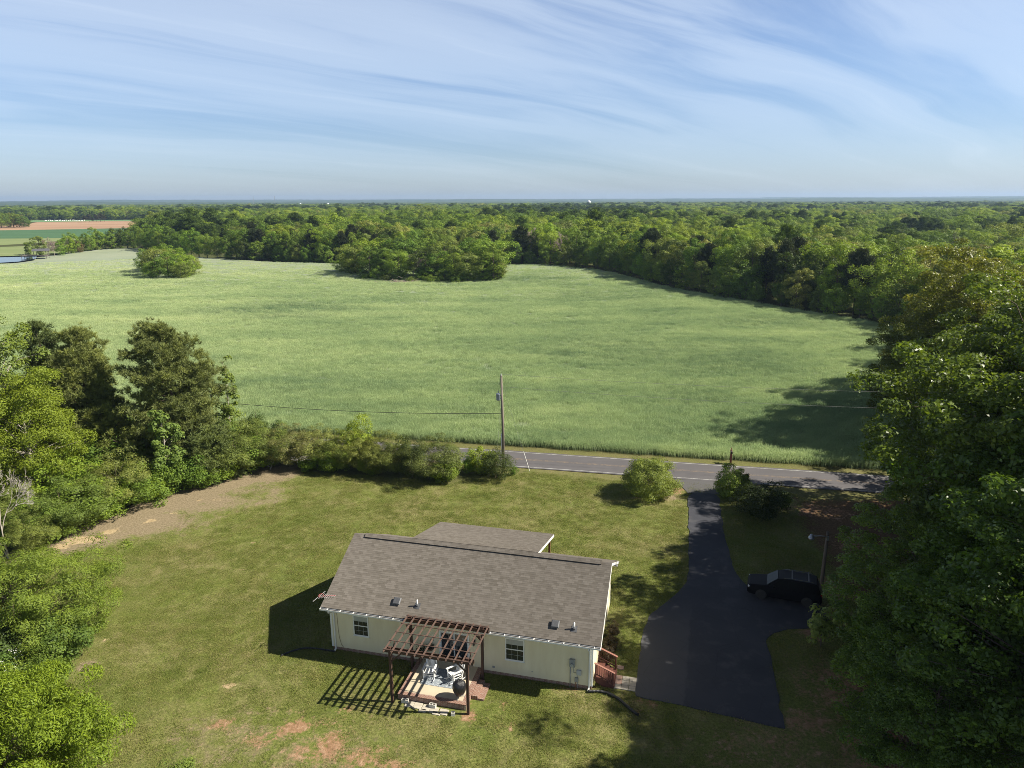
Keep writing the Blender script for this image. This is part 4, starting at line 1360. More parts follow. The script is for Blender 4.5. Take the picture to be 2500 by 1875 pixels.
for px, top, d, lb in ((548, 423.5, 4200, 'shorter thin radio mast on the skyline, left of the pair'), (594, 417, 4200, 'taller thin radio mast on the skyline, right of the pair'), (927, 428, 5200, 'small thin radio mast on the hazy ridge')):
    b = at(px, 440)
    x_ = b[0] / b[1] * d
    h = height_over((x_, d), top)
    mb = MB()
    w = .9
    for a in range(3):
        q = (w * math.cos(a * 2.094), w * math.sin(a * 2.094))
        q2 = (w * math.cos((a + 1) * 2.094), w * math.sin((a + 1) * 2.094))
        mb.tube([(q[0], q[1], -1), (q[0], q[1], h)], .28, 4)
        for k in range(24):
            mb.tube([(q[0], q[1], h * k / 24), (q2[0], q2[1], h * (k + 1) / 24)], .16, 4)
    tag(mb.build('radio_mast', mm), lb, 'radio mast', 'radio masts on the skyline').location = (x_, d, 0)

# ------------------------------------------------------------------ trees and shrubs round the yard
def near(px, py, top=None, z=0.0):
    b = at(px, py)
    return (b[0], b[1]), (height_over(b, top) if top is not None else None)


NEAR_L = 'trees in the thicket left of the yard'
(b, h) = near(208, 1016, 727)
put(pine('pine_tree', 301, h, 5.5, .07, 22, (-.2, .3), .42, 22, dens=1.45, nw=.020, gap=.03, prof=lambda t: max(.2, (1 - t) ** .62), color=(.215, .245, .075)), *b,
    label='broad long-needled pine, left one of the two big pines beside the yard', group=NEAR_L)
(b, h) = near(394, 1022, 706)
put(pine('pine_tree', 302, h, 5.2, .08, 22, (-.9, .2), .42, 22, dens=1.45, nw=.020, gap=.05, prof=lambda t: max(.2, (1 - t ** 1.3) ** .68), color=(.195, .225, .072)), *b,
    label='tall broad pine, right one of the two big pines, standing clear against the field', group=NEAR_L)
(b, h) = near(148, 1000, 703)
put(pine('pine_tree', 303, h, 3.2, .35, 14, (-1.0, 0), .36, 18, gap=.1, color=(.115, .150, .048)), *b, label='slim dark pine with its narrow top showing left of the broad pine', group=NEAR_L)
(b, h) = near(470, 1038, 930)
put(pine('young_pine', 304, h, 2.3, .02, 10, (0, 0), .34, 20, dens=1.5, color=(.165, .205, .065), prof=lambda t: max(.3, (1 - t) ** .45)), *b, label='rounded young pine at the yard edge below the tall broad pine', group=NEAR_L)
(b, h) = near(60, 1072, 675)
put(broadleaf('sparse_tree', 310, h, 3.6, .36, 70, 130, .24, .26, .4, .35, .6, limbs=70, lean=(-1.2, .3), top=.95, bm='pale_bark', color=(.175, .235, .040)), *b, label='tall thin-leaved tree with pale trunk at the left picture edge', group=NEAR_L)
(b, h) = near(-95, 1050, 720)
put(broadleaf('leafy_tree', 311, h, 5.0, .2, 110, 150, .24, .26, .35, .5, .6, color=(.115, .150, .036)), *b, label='olive tree cut by the left picture edge behind the bright tree', group=NEAR_L)
(b, h) = near(85, 1092, 775)
put(broadleaf('leafy_tree', 312, h, 5.6, .06, 260, 260, .19, .19, .55, .45, .45, nrm=.55, limbs=60, droop=.3, flat=.62, color=(.205, .265, .028), bm='pale_bark'), *b, label='bright yellow-green spreading tree in front of the pines at left', group=NEAR_L)
(b, h) = near(-60, 1120, 800)
put(broadleaf('leafy_tree', 313, h, 4.6, .08, 130, 200, .22, .24, .45, .45, .45, limbs=40, droop=.3, flat=.62, color=(.195, .255, .030)), *b, label='bright yellow-green tree cut by the left picture edge', group=NEAR_L)
(b, h) = near(505, 985, 770)
put(broadleaf('sapling', 314, h, 1.25, .18, 46, 60, .24, .34, .4, .3, .7, limbs=30, top=.95, r0=.09, bm='pale_bark', color=(.185, .250, .050)), *b, label='slender pale green sapling right of the tall broad pine', group=NEAR_L)
(b, h) = near(368, 1062, 868)
put(broadleaf('small_tree', 315, h, 1.7, .08, 46, 90, .27, .34, .4, .4, .75, limbs=30, bm='pale_bark', color=(.165, .240, .055)), *b, label='light green broad-leaved small tree between the two big pines', group=NEAR_L)
(b, h) = near(425, 975, 905)
put(broadleaf('small_tree', 316, h, 1.8, .05, 40, 90, .2, .34, .4, .4, .6, limbs=20, color=(.08, .13, .035)), *b, label='dark small tree under the tall broad pine', group=NEAR_L)
(b, h) = near(560, 978, 872)
put(broadleaf('cedar_shrub', 317, h, 1.9, .02, 60, 130, .14, .34, .45, .4, .4, limbs=14, color=(.085, .135, .030)), *b, label='dark green cedar shrub at the left end of the olive hedge', group=NEAR_L)
(b, h) = near(607, 976, 896)
put(broadleaf('cedar_shrub', 318, h, 1.1, .02, 44, 110, .14, .34, .45, .35, .4, limbs=14, color=(.075, .130, .030)), *b, label='narrow dark green cedar rising behind the olive hedge', group=NEAR_L)

# low shrubs in front of them
SH = [Kind(broadleaf('shrub', 330 + i, 3.0, 2.0, .0, 70, 130, .15, .32, .5, .4, .5, limbs=16, top=.6, cat='shrub', color=C_GREEN), 3.0, 2.0) for i in range(3)]
SH.append(Kind(broadleaf('feathery_shrub', 336, 4.0, 2.5, .0, 140, 210, .13, .24, .5, .45, .3, limbs=40, top=.6, cat='shrub', color=C_OLIVE, outb=.8, skew=.25), 4.0, 2.5))
G_L = 'shrubs along the left edge of the yard'
low = [(40, 1165, 1085, C_OLIVE, 1.2), (95, 1160, 1080, C_GREEN, 1.2), (20, 1130, 1060, C_OLIVE, 1.1), (140, 1150, 1060, C_OLIVE, 1.25), (185, 1128, 1045, C_GREEN, 1.2), (150, 1105, 1010, C_BRIGHT, 1.2), (235, 1108, 1040, C_BRIGHT, 1.2), (262, 1094, 1000, C_OLIVE, 1.1), (290, 1085, 1020, C_GREEN, 1.15),
       (330, 1076, 1005, C_MID, 1.15), (415, 1052, 980, C_MID, 1.1), (345, 1078, 1040, C_BRIGHT, 1.1), (510, 1022, 940, C_OLIVE, 1.2), (540, 1012, 950, C_GREEN, 1.1), (300, 1050, 955, C_OLIVE, 1.0), (445, 1048, 1000, C_GREEN, 1.1), (240, 1050, 950, C_MID, 1.1), (75, 1190, 1120, C_OLIVE, 1.1), (485, 1036, 985, C_BRIGHT, 1.0), (560, 1006, 930, C_OLIVE, 1.2)]
for k, (px, py, top, col, sx) in enumerate(low):
    (b, h) = near(px, py, top)
    kd = SH[3] if (col == C_OLIVE) else SH[k % 3]
    kd.place(b[0], b[1], h, f'{SH_NAME[col]} shrub, {nth(k + 1)} of the low shrubs bordering the yard at left', G_L, jit(col), sx * kd.h / kd.r * .72)

fill = [(150, 985, 890), (200, 985, 900), (245, 982, 905), (290, 982, 890), (330, 980, 900), (415, 985, 905), (455, 985, 900), (500, 988, 915), (535, 990, 925), (110, 985, 880), (60, 990, 870), (20, 990, 880)]
for k, (px, py, top) in enumerate(fill):
    (b, h) = near(px, py, top)
    SH[k % 3].place(b[0], b[1], h, f'{"mid green" if k % 2 else "olive"} shrub, {nth(k + 1)} in the dense growth behind the pines beside the road', 'shrubs behind the pines beside the road', jit(C_MID if k % 2 else C_OLIVE), 1.15)

G_H = 'hedge shrubs between the yard and the road'
hedge = [(602, 1004, 936, (.23, .27, .08), 1.35, 3, 'greyish olive shrub with bare twigs at the left end of the roadside hedge'), (640, 1006, 925, (.235, .265, .09), 1.5, 3, 'largest grey-olive shrub of the roadside hedge'), (690, 1002, 926, (.235, .27, .08), 1.3, 3, 'grey-olive shrub right of the largest shrub in the roadside hedge'),
         (735, 1012, 938, C_OLIVE, 1.3, 3, 'olive shrub in the middle of the roadside hedge'), (664, 1012, 975, C_GREEN, 1.2, 0, 'low fresh green shrub in front of the grey-olive hedge'), (720, 1018, 970, C_GREEN, 1.2, 1, 'low fresh green shrub in front of the middle of the hedge'), (780, 1014, 940, (.22, .25, .06), 1.3, 3, 'yellowish olive shrub in the right half of the roadside hedge'), (776, 1000, 916, C_BRIGHT, .8, 2, 'bright yellow-green sapling rising above the roadside hedge'),
         (825, 1020, 943, (.20, .235, .055), 1.3, 3, 'olive-green rounded shrub left of the dark cedar in the hedge'), (795, 1022, 985, C_GREEN, 1.1, 0, 'low green shrub at the foot of the hedge near the dark cedar'), (862, 1022, 952, C_OLIVE, 1.2, 3, 'olive shrub just behind the dark cedar in the hedge'), (945, 1032, 948, (.17, .205, .065), 1.5, 3, 'dull olive dome at the right end of the roadside hedge'),
         (965, 1040, 995, C_GREEN, 1.1, 1, 'low green bush at the right foot of the hedge'), (1015, 1020, 985, C_GREEN, 1.0, 2, 'small green bush left of the utility pole'), (1050, 1022, 968, C_BRIGHT, .9, 0, 'yellow-green bush at the foot of the utility pole'), (1108, 1026, 1008, C_MID, .9, 2, 'tiny green bush right of the round cedar')]
for k, (px, py, top, col, sx, kd, lb) in enumerate(hedge):
    (b, h) = near(px, py, top)
    SH[kd].place(b[0], b[1], h * (.88 if kd == 3 else 1), lb, G_H, jit(col, .10), sx * SH[kd].h / SH[kd].r * (.60 if kd == 3 else .66))
(b, h) = near(893, 1032, 948)
put(broadleaf('cedar_shrub', 340, h, 2.1, .0, 80, 150, .13, .32, .5, .4, .35, limbs=14, cat='shrub', color=(.075, .105, .03)), *b, label='dark green cedar shrub in the roadside hedge', group=G_H)
(b, h) = near(1072, 1032, 974)
put(broadleaf('cedar_shrub', 341, h, 2.0, .0, 90, 150, .12, .30, .3, .5, .35, limbs=10, cat='shrub', color=(.075, .105, .026)), *b, label='round dark cedar shrub below the utility pole', group=G_H)
(b, h) = near(1395, 1068, 991)
put(broadleaf('round_shrub', 342, h, 2.85, .0, 130, 230, .14, .26, .35, .45, .45, limbs=50, top=.6, cat='shrub', color=(.215, .27, .058), squash=1), *b, label='large round light green shrub left of the driveway mouth')
(b, h) = near(1585, 1074, 1014)
put(broadleaf('round_shrub', 343, h, 1.75, .0, 80, 130, .16, .3, .4, .4, .5, limbs=30, top=.6, cat='shrub', color=(.19, .27, .045)), *b, label='smaller round green shrub right of the driveway mouth')
(b, h) = near(1632, 1112, 1045)
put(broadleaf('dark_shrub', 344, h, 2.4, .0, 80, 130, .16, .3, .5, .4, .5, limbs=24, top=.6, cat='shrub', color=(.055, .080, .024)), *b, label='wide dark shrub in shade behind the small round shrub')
(b, h) = near(1607, 1062, 1013)
put(broadleaf('cedar_shrub', 345, h, .5, .0, 26, 70, .12, .4, .3, .3, .4, limbs=6, cat='shrub', color=(.05, .08, .026)), *b, label='thin dark cedar spike behind the small round shrub')
(b, h) = near(1690, 1098, 1060)
put(broadleaf('sapling', 346, h, 1.0, .1, 26, 40, .2, .4, .5, .3, .6, limbs=16, color=(.12, .17, .05)), *b, label='little sapling standing right of the wide dark shrub')
(b, h) = near(1772, 1395, 1318)
put(broadleaf('sapling', 347, h, 1.15, .12, 30, 46, .22, .36, .5, .3, .7, limbs=24, color=(.26, .33, .09)), *b, label='sunlit pale green sapling at the foot of the yard light pole')

# bottom left corner
G_B = 'shrubs and trees in the bottom left corner'
put(broadleaf('feathery_shrub', 350, 6.6, 5.7, .0, 300, 330, .165, .15, .45, .5, .28, limbs=120, top=.7, outb=.9, flat=.7, skew=.2, cat='shrub', color=(.195, .265, .040)), -31.6, 40.0, label='big feathery yellow-green shrub at the left picture edge', group=G_B)
put(broadleaf('feathery_shrub', 351, 5.0, 3.6, .0, 150, 240, .16, .19, .45, .5, .28, limbs=80, top=.7, outb=.9, flat=.7, cat='shrub', color=(.175, .24, .038)), -38.5, 45.5, label='feathery yellow-green shrub behind the biggest feathery one', group=G_B)
for k, (x_, y_, hh, rr_, col, lb) in enumerate(((-28.6, 39.2, 3.4, 2.3, (.13, .20, .04), 'fresh green bush under the feathery shrub at the lawn edge'), (-31.5, 37.6, 3.6, 2.6, (.085, .13, .035), 'darker green bush left of the fresh green bush'), (-27.6, 36.2, 2.4, 2.0, (.15, .22, .04), 'low green bush beside the white-flowering bush'))):
    SH[k % 3].place(x_, y_, hh, lb, G_B, col, rr_ / hh * 1.5)
wf = broadleaf('flowering_bush', 352, 3.0, 2.5, .0, 100, 170, .15, .28, .4, .45, .5, limbs=20, top=.6, cat='shrub', color=(.12, .20, .045))
put(wf, -29.6, 34.2, label='green bush dotted with white blossom above the bright tree', group=G_B)
rng = np.random.default_rng(8)
cw = [c for c in wf.children if c.name.startswith('crown')][0]
co = np.empty(len(cw.data.vertices) * 3, np.float32)
cw.data.vertices.foreach_get('co', co)
co = co.reshape(-1, 4, 3).mean(1)
cand = co[(co[:, 2] > 1.0)]
ctr = cand[rng.choice(len(cand), 150, replace=False)] + np.array([0, 0, .08])
Pf = (ctr[:, None] + rng.normal(0, .07, (150, 8, 3))).reshape(-1, 3)
Vf, Ff = leaf_quads(Pf, unit(rng.normal(0, .5, Pf.shape) + np.array([0, 0, 1])), .09, .8, rng)
fm = pbr('white_petals', (.78, .77, .72), .6, var=.05)
obj('blossom', np_mesh('blossom', Vf, Ff), fm, wf)
put(broadleaf('leafy_tree', 353, 7.0, 6.0, .16, 420, 420, .17, .14, .45, .55, .28, limbs=90, droop=.9, flat=.7, nrm=.6, color=(.205, .285, .026)), -24.3, 26.3, label='bright yellow-green tree filling the bottom left corner', group=G_B)
SH[1].place(-16.2, 28.4, 2.0, 'small light green bush at the bottom edge right of the corner tree', G_B, (.20, .27, .05), .8)
(b, h) = near(18, 1205, 955)
put(bare('bare_tree', 354, h, 2.6, 'leafless pale grey dead tree at the left picture edge', depth=6, fan=3, spread=.42, stems=2, twig_r=.012, twig_color=(.42, .38, .33)), *b)
for k, (px, py, top, r_, lb) in enumerate(((610, 1000, 950, 2.2, 'bare grey brush at the left end of the roadside hedge'), (668, 1006, 955, 2.6, 'bare grey brush among the middle hedge shrubs'), (100, 1010, 800, 2.2, 'bare grey young tree among the thicket left of the yard'))):
    (b, h) = near(px, py, top)
    put(bare('bare_brush', 360 + k, h, r_, lb, 'shrub', depth=5, fan=3, spread=.5, stems=4 if k < 2 else 1, twig_r=.010, twig_color=(.36, .33, .29)), *b)

# the tall oaks right of the drive
G_R = 'tall trees along the right of the yard'
BIG = [Kind(broadleaf('oak_tree', 400 + i, 20, r_, b_, nn, pp, .26, c_, .44, .45, .62, limbs=110, lm='gloss_leaf', color=(.10, .13, .028), nrm=.75, flat=.6), 20, r_) for i, (r_, b_, nn, pp, c_) in enumerate(((7.0, .10, 260, 240, .17), (6.4, .16, 240, 240, .18), (7.4, .08, 280, 230, .165)))]
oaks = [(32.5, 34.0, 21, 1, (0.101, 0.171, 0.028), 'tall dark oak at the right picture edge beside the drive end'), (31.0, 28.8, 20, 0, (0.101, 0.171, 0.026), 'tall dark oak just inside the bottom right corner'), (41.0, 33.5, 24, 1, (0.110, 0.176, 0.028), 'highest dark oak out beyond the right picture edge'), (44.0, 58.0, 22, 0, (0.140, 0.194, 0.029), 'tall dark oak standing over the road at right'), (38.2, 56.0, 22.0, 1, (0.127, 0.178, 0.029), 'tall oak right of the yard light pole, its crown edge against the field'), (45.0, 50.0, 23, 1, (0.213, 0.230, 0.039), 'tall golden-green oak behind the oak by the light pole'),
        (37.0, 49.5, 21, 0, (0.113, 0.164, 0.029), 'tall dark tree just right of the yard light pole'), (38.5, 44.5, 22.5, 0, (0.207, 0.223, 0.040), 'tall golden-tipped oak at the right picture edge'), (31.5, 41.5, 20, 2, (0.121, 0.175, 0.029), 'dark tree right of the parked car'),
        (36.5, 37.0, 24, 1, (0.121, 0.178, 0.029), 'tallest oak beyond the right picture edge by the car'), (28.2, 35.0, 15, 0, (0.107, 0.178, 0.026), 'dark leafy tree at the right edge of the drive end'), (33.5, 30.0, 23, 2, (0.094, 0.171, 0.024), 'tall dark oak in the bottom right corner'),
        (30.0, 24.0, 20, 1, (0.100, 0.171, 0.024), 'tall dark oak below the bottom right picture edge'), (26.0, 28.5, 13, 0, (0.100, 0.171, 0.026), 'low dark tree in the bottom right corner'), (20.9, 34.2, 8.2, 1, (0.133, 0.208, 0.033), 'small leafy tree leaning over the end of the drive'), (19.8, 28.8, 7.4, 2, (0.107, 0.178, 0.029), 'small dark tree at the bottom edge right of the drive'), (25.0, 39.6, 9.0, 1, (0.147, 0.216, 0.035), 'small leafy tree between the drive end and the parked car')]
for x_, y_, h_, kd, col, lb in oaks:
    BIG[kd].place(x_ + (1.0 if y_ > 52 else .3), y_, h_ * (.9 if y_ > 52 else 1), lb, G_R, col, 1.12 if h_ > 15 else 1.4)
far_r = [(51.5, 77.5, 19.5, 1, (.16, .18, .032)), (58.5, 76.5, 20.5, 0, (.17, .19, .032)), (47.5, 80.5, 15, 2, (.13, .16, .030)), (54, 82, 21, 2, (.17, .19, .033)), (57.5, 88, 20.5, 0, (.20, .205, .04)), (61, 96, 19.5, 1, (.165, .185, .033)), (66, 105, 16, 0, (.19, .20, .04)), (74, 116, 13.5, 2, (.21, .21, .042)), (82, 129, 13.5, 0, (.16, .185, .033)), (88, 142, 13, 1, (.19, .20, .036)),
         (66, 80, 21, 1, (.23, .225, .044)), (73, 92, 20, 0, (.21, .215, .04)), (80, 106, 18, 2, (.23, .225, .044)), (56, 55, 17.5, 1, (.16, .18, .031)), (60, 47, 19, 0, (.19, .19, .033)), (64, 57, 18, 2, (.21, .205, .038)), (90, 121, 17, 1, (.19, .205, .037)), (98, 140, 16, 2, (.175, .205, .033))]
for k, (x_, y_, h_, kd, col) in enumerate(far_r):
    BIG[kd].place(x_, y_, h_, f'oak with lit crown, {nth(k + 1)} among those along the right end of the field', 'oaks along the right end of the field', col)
for x_, y_, h_, lb in ((58.5, 99, 10.5, 'round dark tree jutting into the field in front of the oaks at right'), (54.0, 88, 9.5, 'dark ragged conifer at the field corner in front of the oaks')):
    K_OAK[3].place(x_, y_, h_, lb, None, (.030, .052, .018), 1.2)

# ------------------------------------------------------------------ the house (own frame: x along its back wall, y away from the camera)
HX, HY, HA = -11.4, 40.18, R(-14.03)


def hw(x, y):
    return (HX + x * math.cos(HA) - y * math.sin(HA), HY + x * math.sin(HA) + y * math.cos(HA))


house = thing('house', 'single storey cream sided house with brown shingle roof on the lawn', 'house', (HX, HY, 0), HA)
X0, X1, Y1 = -0.25, 16.55, 9.20
PIT, EZ, RY = 0.50, 3.38, 4.55
RZ = EZ + PIT * (RY + .6)


def siding_mat():
    m, N, L, out = mat('cream_vinyl_siding')
    P = N('ShaderNodeTexCoord').outputs['Object']
    st = noise(N, N('ShaderNodeMapping', ins={'Vector': P, 'Scale': (1.2, 1.2, .25)}).outputs[0], 1.5, 5, .6)
    z = N('ShaderNodeSeparateXYZ', ins={0: P}).outputs[2]
    grime = mth(N, 'MULTIPLY', ramp(N, z, [(.25, 1.0), (.75, 0.0)]), ramp(N, st, [(.4, .2), (.7, 1)]))
    c = mixc(N, ramp(N, st, [(.35, 0), (.7, 1)]), (.70, .62, .42), (.78, .71, .51))
    c = mixc(N, mth(N, 'MULTIPLY', grime, .22), c, (.42, .34, .24))
    L(N('ShaderNodeBsdfPrincipled', ins={'Base Color': c, 'Roughness': .5}).outputs[0], out.inputs[0])
    return m


def shingle_mat(name, sx):
    m, N, L, out = mat(name)
    uv = N('ShaderNodeUVMap').outputs[0]
    P = N('ShaderNodeTexCoord').outputs['Object']
    br = N('ShaderNodeTexBrick', offset=.37, offset_frequency=2, ins={'Vector': uv, 'Color1': (0, 0, 0, 1), 'Color2': (1, 1, 1, 1), 'Mortar': (.5, .5, .5, 1), 'Scale': 1.0, 'Mortar Size': .004, 'Mortar Smooth': 0.0, 'Bias': 0.0, 'Brick Width': .31, 'Row Height': .145})
    tone = br.outputs['Color']
    f = mth(N, 'ADD', mth(N, 'MULTIPLY', tone, .5), mth(N, 'MULTIPLY', noise(N, P, 5.0, 4, .6), .5))
    c = ramp(N, f, [(.22, (.128, .113, .094)), (.48, (.160, .143, .122)), (.76, (.198, .178, .155))])
    c = mixc(N, ramp(N, noise(N, P, .5, 4, .6), [(.35, 0), (.7, .35)]), c, (.165, .143, .126))
    v = N('ShaderNodeSeparateXYZ', ins={0: uv}).outputs[1]
    fr = mth(N, 'FRACT', mth(N, 'DIVIDE', v, .145))
    b = N('ShaderNodeBsdfPrincipled', ins={'Base Color': c, 'Roughness': .92, 'Specular IOR Level': .2, 'Diffuse Roughness': 1.0})
    h = mth(N, 'ADD', mth(N, 'MULTIPLY', mth(N, 'SUBTRACT', 1.0, fr), .030), mth(N, 'ADD', mth(N, 'MULTIPLY', tone, .008), mth(N, 'MULTIPLY', noise(N, P, 60, 3, .7), .006)))
    L(N('ShaderNodeBump', ins={'Height': h, 'Strength': 1.0, 'Distance': 1.0}).outputs[0], b.inputs['Normal'])
    L(b.outputs[0], out.inputs[0])
    return m


def brick_mat(name, w=.21, h=.072, vert=True):
    m, N, L, out = mat(name)
    g = N('ShaderNodeTexCoord').outputs['Object']
    s = N('ShaderNodeSeparateXYZ', ins={0: g})
    v = N('ShaderNodeCombineXYZ', ins={0: mth(N, 'ADD', s.outputs[0], s.outputs[1]), 1: s.outputs[2] if vert else s.outputs[1], 2: 0.0}).outputs[0]
    br = N('ShaderNodeTexBrick', ins={'Vector': v, 'Color1': (.185, .088, .062, 1), 'Color2': (.26, .14, .098, 1), 'Mortar': (.42, .37, .31, 1), 'Scale': 1.0, 'Mortar Size': .009, 'Brick Width': w, 'Row Height': h})
    c = mixc(N, ramp(N, noise(N, g, 9, 4, .6), [(.35, 0), (.7, .45)]), br.outputs[0], (.24, .13, .095))
    L(N('ShaderNodeBsdfPrincipled', ins={'Base Color': c, 'Roughness': .9}).outputs[0], out.inputs[0])
    return m


M['siding'], M['shingle'], M['brick'] = siding_mat(), shingle_mat('roof_shingle', 1), brick_mat('foundation_brick')
M['white'] = pbr('white_trim', (.78, .78, .75), .45, var=.05, scale=2)
M['gut'] = pbr('gutter_white', (.74, .74, .71), .4, var=.08, scale=3)
M['gutin'] = pbr('gutter_inside', (.045, .040, .034), .9, var=.3)
M['gap_shade'] = pbr('painted_gap_shade', (.05, .042, .036), .8)
m, N, L, out = mat('window_glass')
gn = N('ShaderNodeBump', ins={'Height': noise(N, N('ShaderNodeTexCoord').outputs['Object'], 1.7, 2), 'Strength': .06})
L(N('ShaderNodeBsdfPrincipled', ins={'Base Color': (.016, .020, .024, 1), 'Roughness': .05, 'Specular IOR Level': .45, 'Normal': gn.outputs[0]}).outputs[0], out.inputs[0])
M['glass'] = m
M['blind'] = pbr('window_blind', (.42, .43, .40), .6, var=.08, scale=2)


def lap_wall(name, p, q, z0, z1, parent, gable=None):
    """lapped boards from p to q (outside on the right of p->q); gable gives the top height at a distance along"""
    mb = MB()
    d = Vector((q[0] - p[0], q[1] - p[1], 0))
    ln = d.length
    d.normalize()
    o = Vector((d.y, -d.x, 0))
    z, lap = z0, .115
    while z < z1 - .01:
        zt = min(z + lap, z1)
        a, b = 0.0, ln
        if gable and zt > EZ - .05:
            a, b = gable(zt)
        if b - a > .05:
            P0, P1 = Vector((p[0], p[1], 0)) + d * a, Vector((p[0], p[1], 0)) + d * b
            lo, hi = o * .020, o * .002
            mb.add([P0 + lo + Vector((0, 0, z)), P1 + lo + Vector((0, 0, z)), P1 + hi + Vector((0, 0, zt)), P0 + hi + Vector((0, 0, zt)), P0 + hi + Vector((0, 0, z)), P1 + hi + Vector((0, 0, z))], [(0, 1, 2, 3), (4, 5, 1, 0)])
        z += lap
    # backing sheet
    top = [(0, z1), (ln, z1)] if not gable else [(0, EZ), (ln / 2, z1), (ln, EZ)]
    pts = [(0, z0), (ln, z0)] + [t for t in reversed(top)]
    mb.add([Vector((p[0], p[1], 0)) + d * s - o * .004 + Vector((0, 0, zz)) for s, zz in pts], [tuple(range(len(pts)))])
    return mb.build(name, M['siding'], parent)


ZS = .24
GA = lambda z: (max(0, (z - EZ + .25) / PIT - .6), Y1 - max(0, (z - EZ + .25) / PIT - .6))
lap_wall('wall', (X0, 0), (X1, 0), ZS, EZ - .02, house)
lap_wall('wall', (X1, 0), (X1, Y1), ZS, RZ - .22, house, GA)
lap_wall('wall', (X1, Y1), (X0, Y1), ZS, EZ - .02, house)
lap_wall('wall', (X0, Y1), (X0, 0), ZS, RZ - .22, house, GA)
MB().box((X0 + .03, .03, -.3), (X1 - .03, Y1 - .03, ZS + .02)).build('foundation', M['brick'], house)
cb = MB()
for x in (X0, X1):
    for y in (0, Y1):
        sx, sy = (-1 if x == X0 else 1), (-1 if y == 0 else 1)
        cb.box((min(x + sx * .024, x - sx * .10), min(y + sy * .024, y - sy * .10), ZS), (max(x + sx * .024, x - sx * .10), max(y + sy * .024, y - sy * .10), EZ - .15))
cb.build('corner_board', M['white'], house)

# roof: two slopes, eaves and rakes boxed in white
RX0, RX1 = -.55, 17.05
def slope_mesh(name, quad, thick=.06):
    """quad: eave-left, eave-right, ridge-right, ridge-left; uv in metres"""
    P = [Vector(p) for p in quad]
    nrm = (P[1] - P[0]).cross(P[3] - P[0]).normalized()
    ux = (P[1] - P[0]).normalized()
    uy = nrm.cross(ux)
    vs = P + [p - nrm * thick for p in P]
    me = bpy.data.meshes.new(name)
    me.from_pydata([tuple(v) for v in vs], [], [(0, 1, 2, 3), (7, 6, 5, 4), (0, 4, 5, 1), (1, 5, 6, 2), (2, 6, 7, 3), (3, 7, 4, 0)])
    uv = me.uv_layers.new(name='UVMap')
    for l in me.loops:
        d = Vector(vs[l.vertex_index]) - P[0]
        uv.data[l.index].uv = (d.dot(ux) + 5, d.dot(uy))
    return me
roof = obj('roof', slope_mesh('roof', [(RX0, -.6, EZ), (RX1, -.6, EZ), (RX1, RY, RZ), (RX0, RY, RZ)]), M['shingle'], house)
YF = 2 * RY + .6
obj('far_roof_slope', slope_mesh('far_roof_slope', [(RX1, YF, EZ), (RX0, YF, EZ), (RX0, RY, RZ), (RX1, RY, RZ)]), M['shingle'], house)
rv = MB()
for sgn in (-1, 1):
    rv.add([(.3, RY, RZ + .10), (16.4, RY, RZ + .10), (16.4, RY + sgn * .28, RZ + .10 - .15), (.3, RY + sgn * .28, RZ + .10 - .15), (.3, RY + sgn * .26, RZ - .08), (16.4, RY + sgn * .26, RZ - .08)],
           [(3, 2, 1, 0) if sgn < 0 else (0, 1, 2, 3)])
rvo = rv.build('ridge_vent', M['shingle'], roof)
l_ = rvo.data.uv_layers.new(name='UVMap')
for lp in rvo.data.loops:
    v = rvo.data.vertices[lp.vertex_index].co
    l_.data[lp.index].uv = (v.x * 1.0, v.y)
MB().box((.3, RY - .25, RZ - .16), (16.4, RY + .25, RZ - .052)).build('ridge_vent_shadow_strip', M['gap_shade'], roof)  # dark bar painted in as the shade under the vent cap
# rake boards and soffits
def rake(x, sx):
    mb = MB()
    t = .18
    for (ya, za, yb, zb) in ((-.62, EZ - .05, RY, RZ - .045), (YF + .02, EZ - .05, RY, RZ - .045)):
        mb.add([(x, ya, za), (x, yb, zb), (x, yb, zb - t), (x, ya, za - t), (x + sx * .03, ya, za), (x + sx * .03, yb, zb), (x + sx * .03, yb, zb - t), (x + sx * .03, ya, za - t)],
               [(0, 1, 2, 3), (7, 6, 5, 4), (0, 4, 5, 1), (3, 2, 6, 7), (0, 3, 7, 4)])
    mb.build('rake_board', M['white'], house)
rake(RX0 + .01, -1)
rake(RX1 - .01, 1)
MB().box((RX0 + .03, -.58, EZ - .22), (RX1 - .03, -.02, EZ - .19)).build('soffit', M['white'], house)
MB().box((RX0 + .03, Y1 + .02, EZ - .22), (RX1 - .03, YF - .03, EZ - .19)).build('soffit', M['white'], house)
for sx, xa, xb in ((-1, RX0 + .03, X0 - .03), (1, X1 + .03, RX1 - .03)):
    mb = MB()
    for ya, yb in ((-.58, RY), (YF - .02, RY)):
        za, zb = EZ - .17, RZ - .17
        mb.add([(xa, ya, za), (xb, ya, za), (xb, yb, zb), (xa, yb, zb)], [(0, 1, 2, 3)])
    mb.build('rake_soffit', M['white'], house)
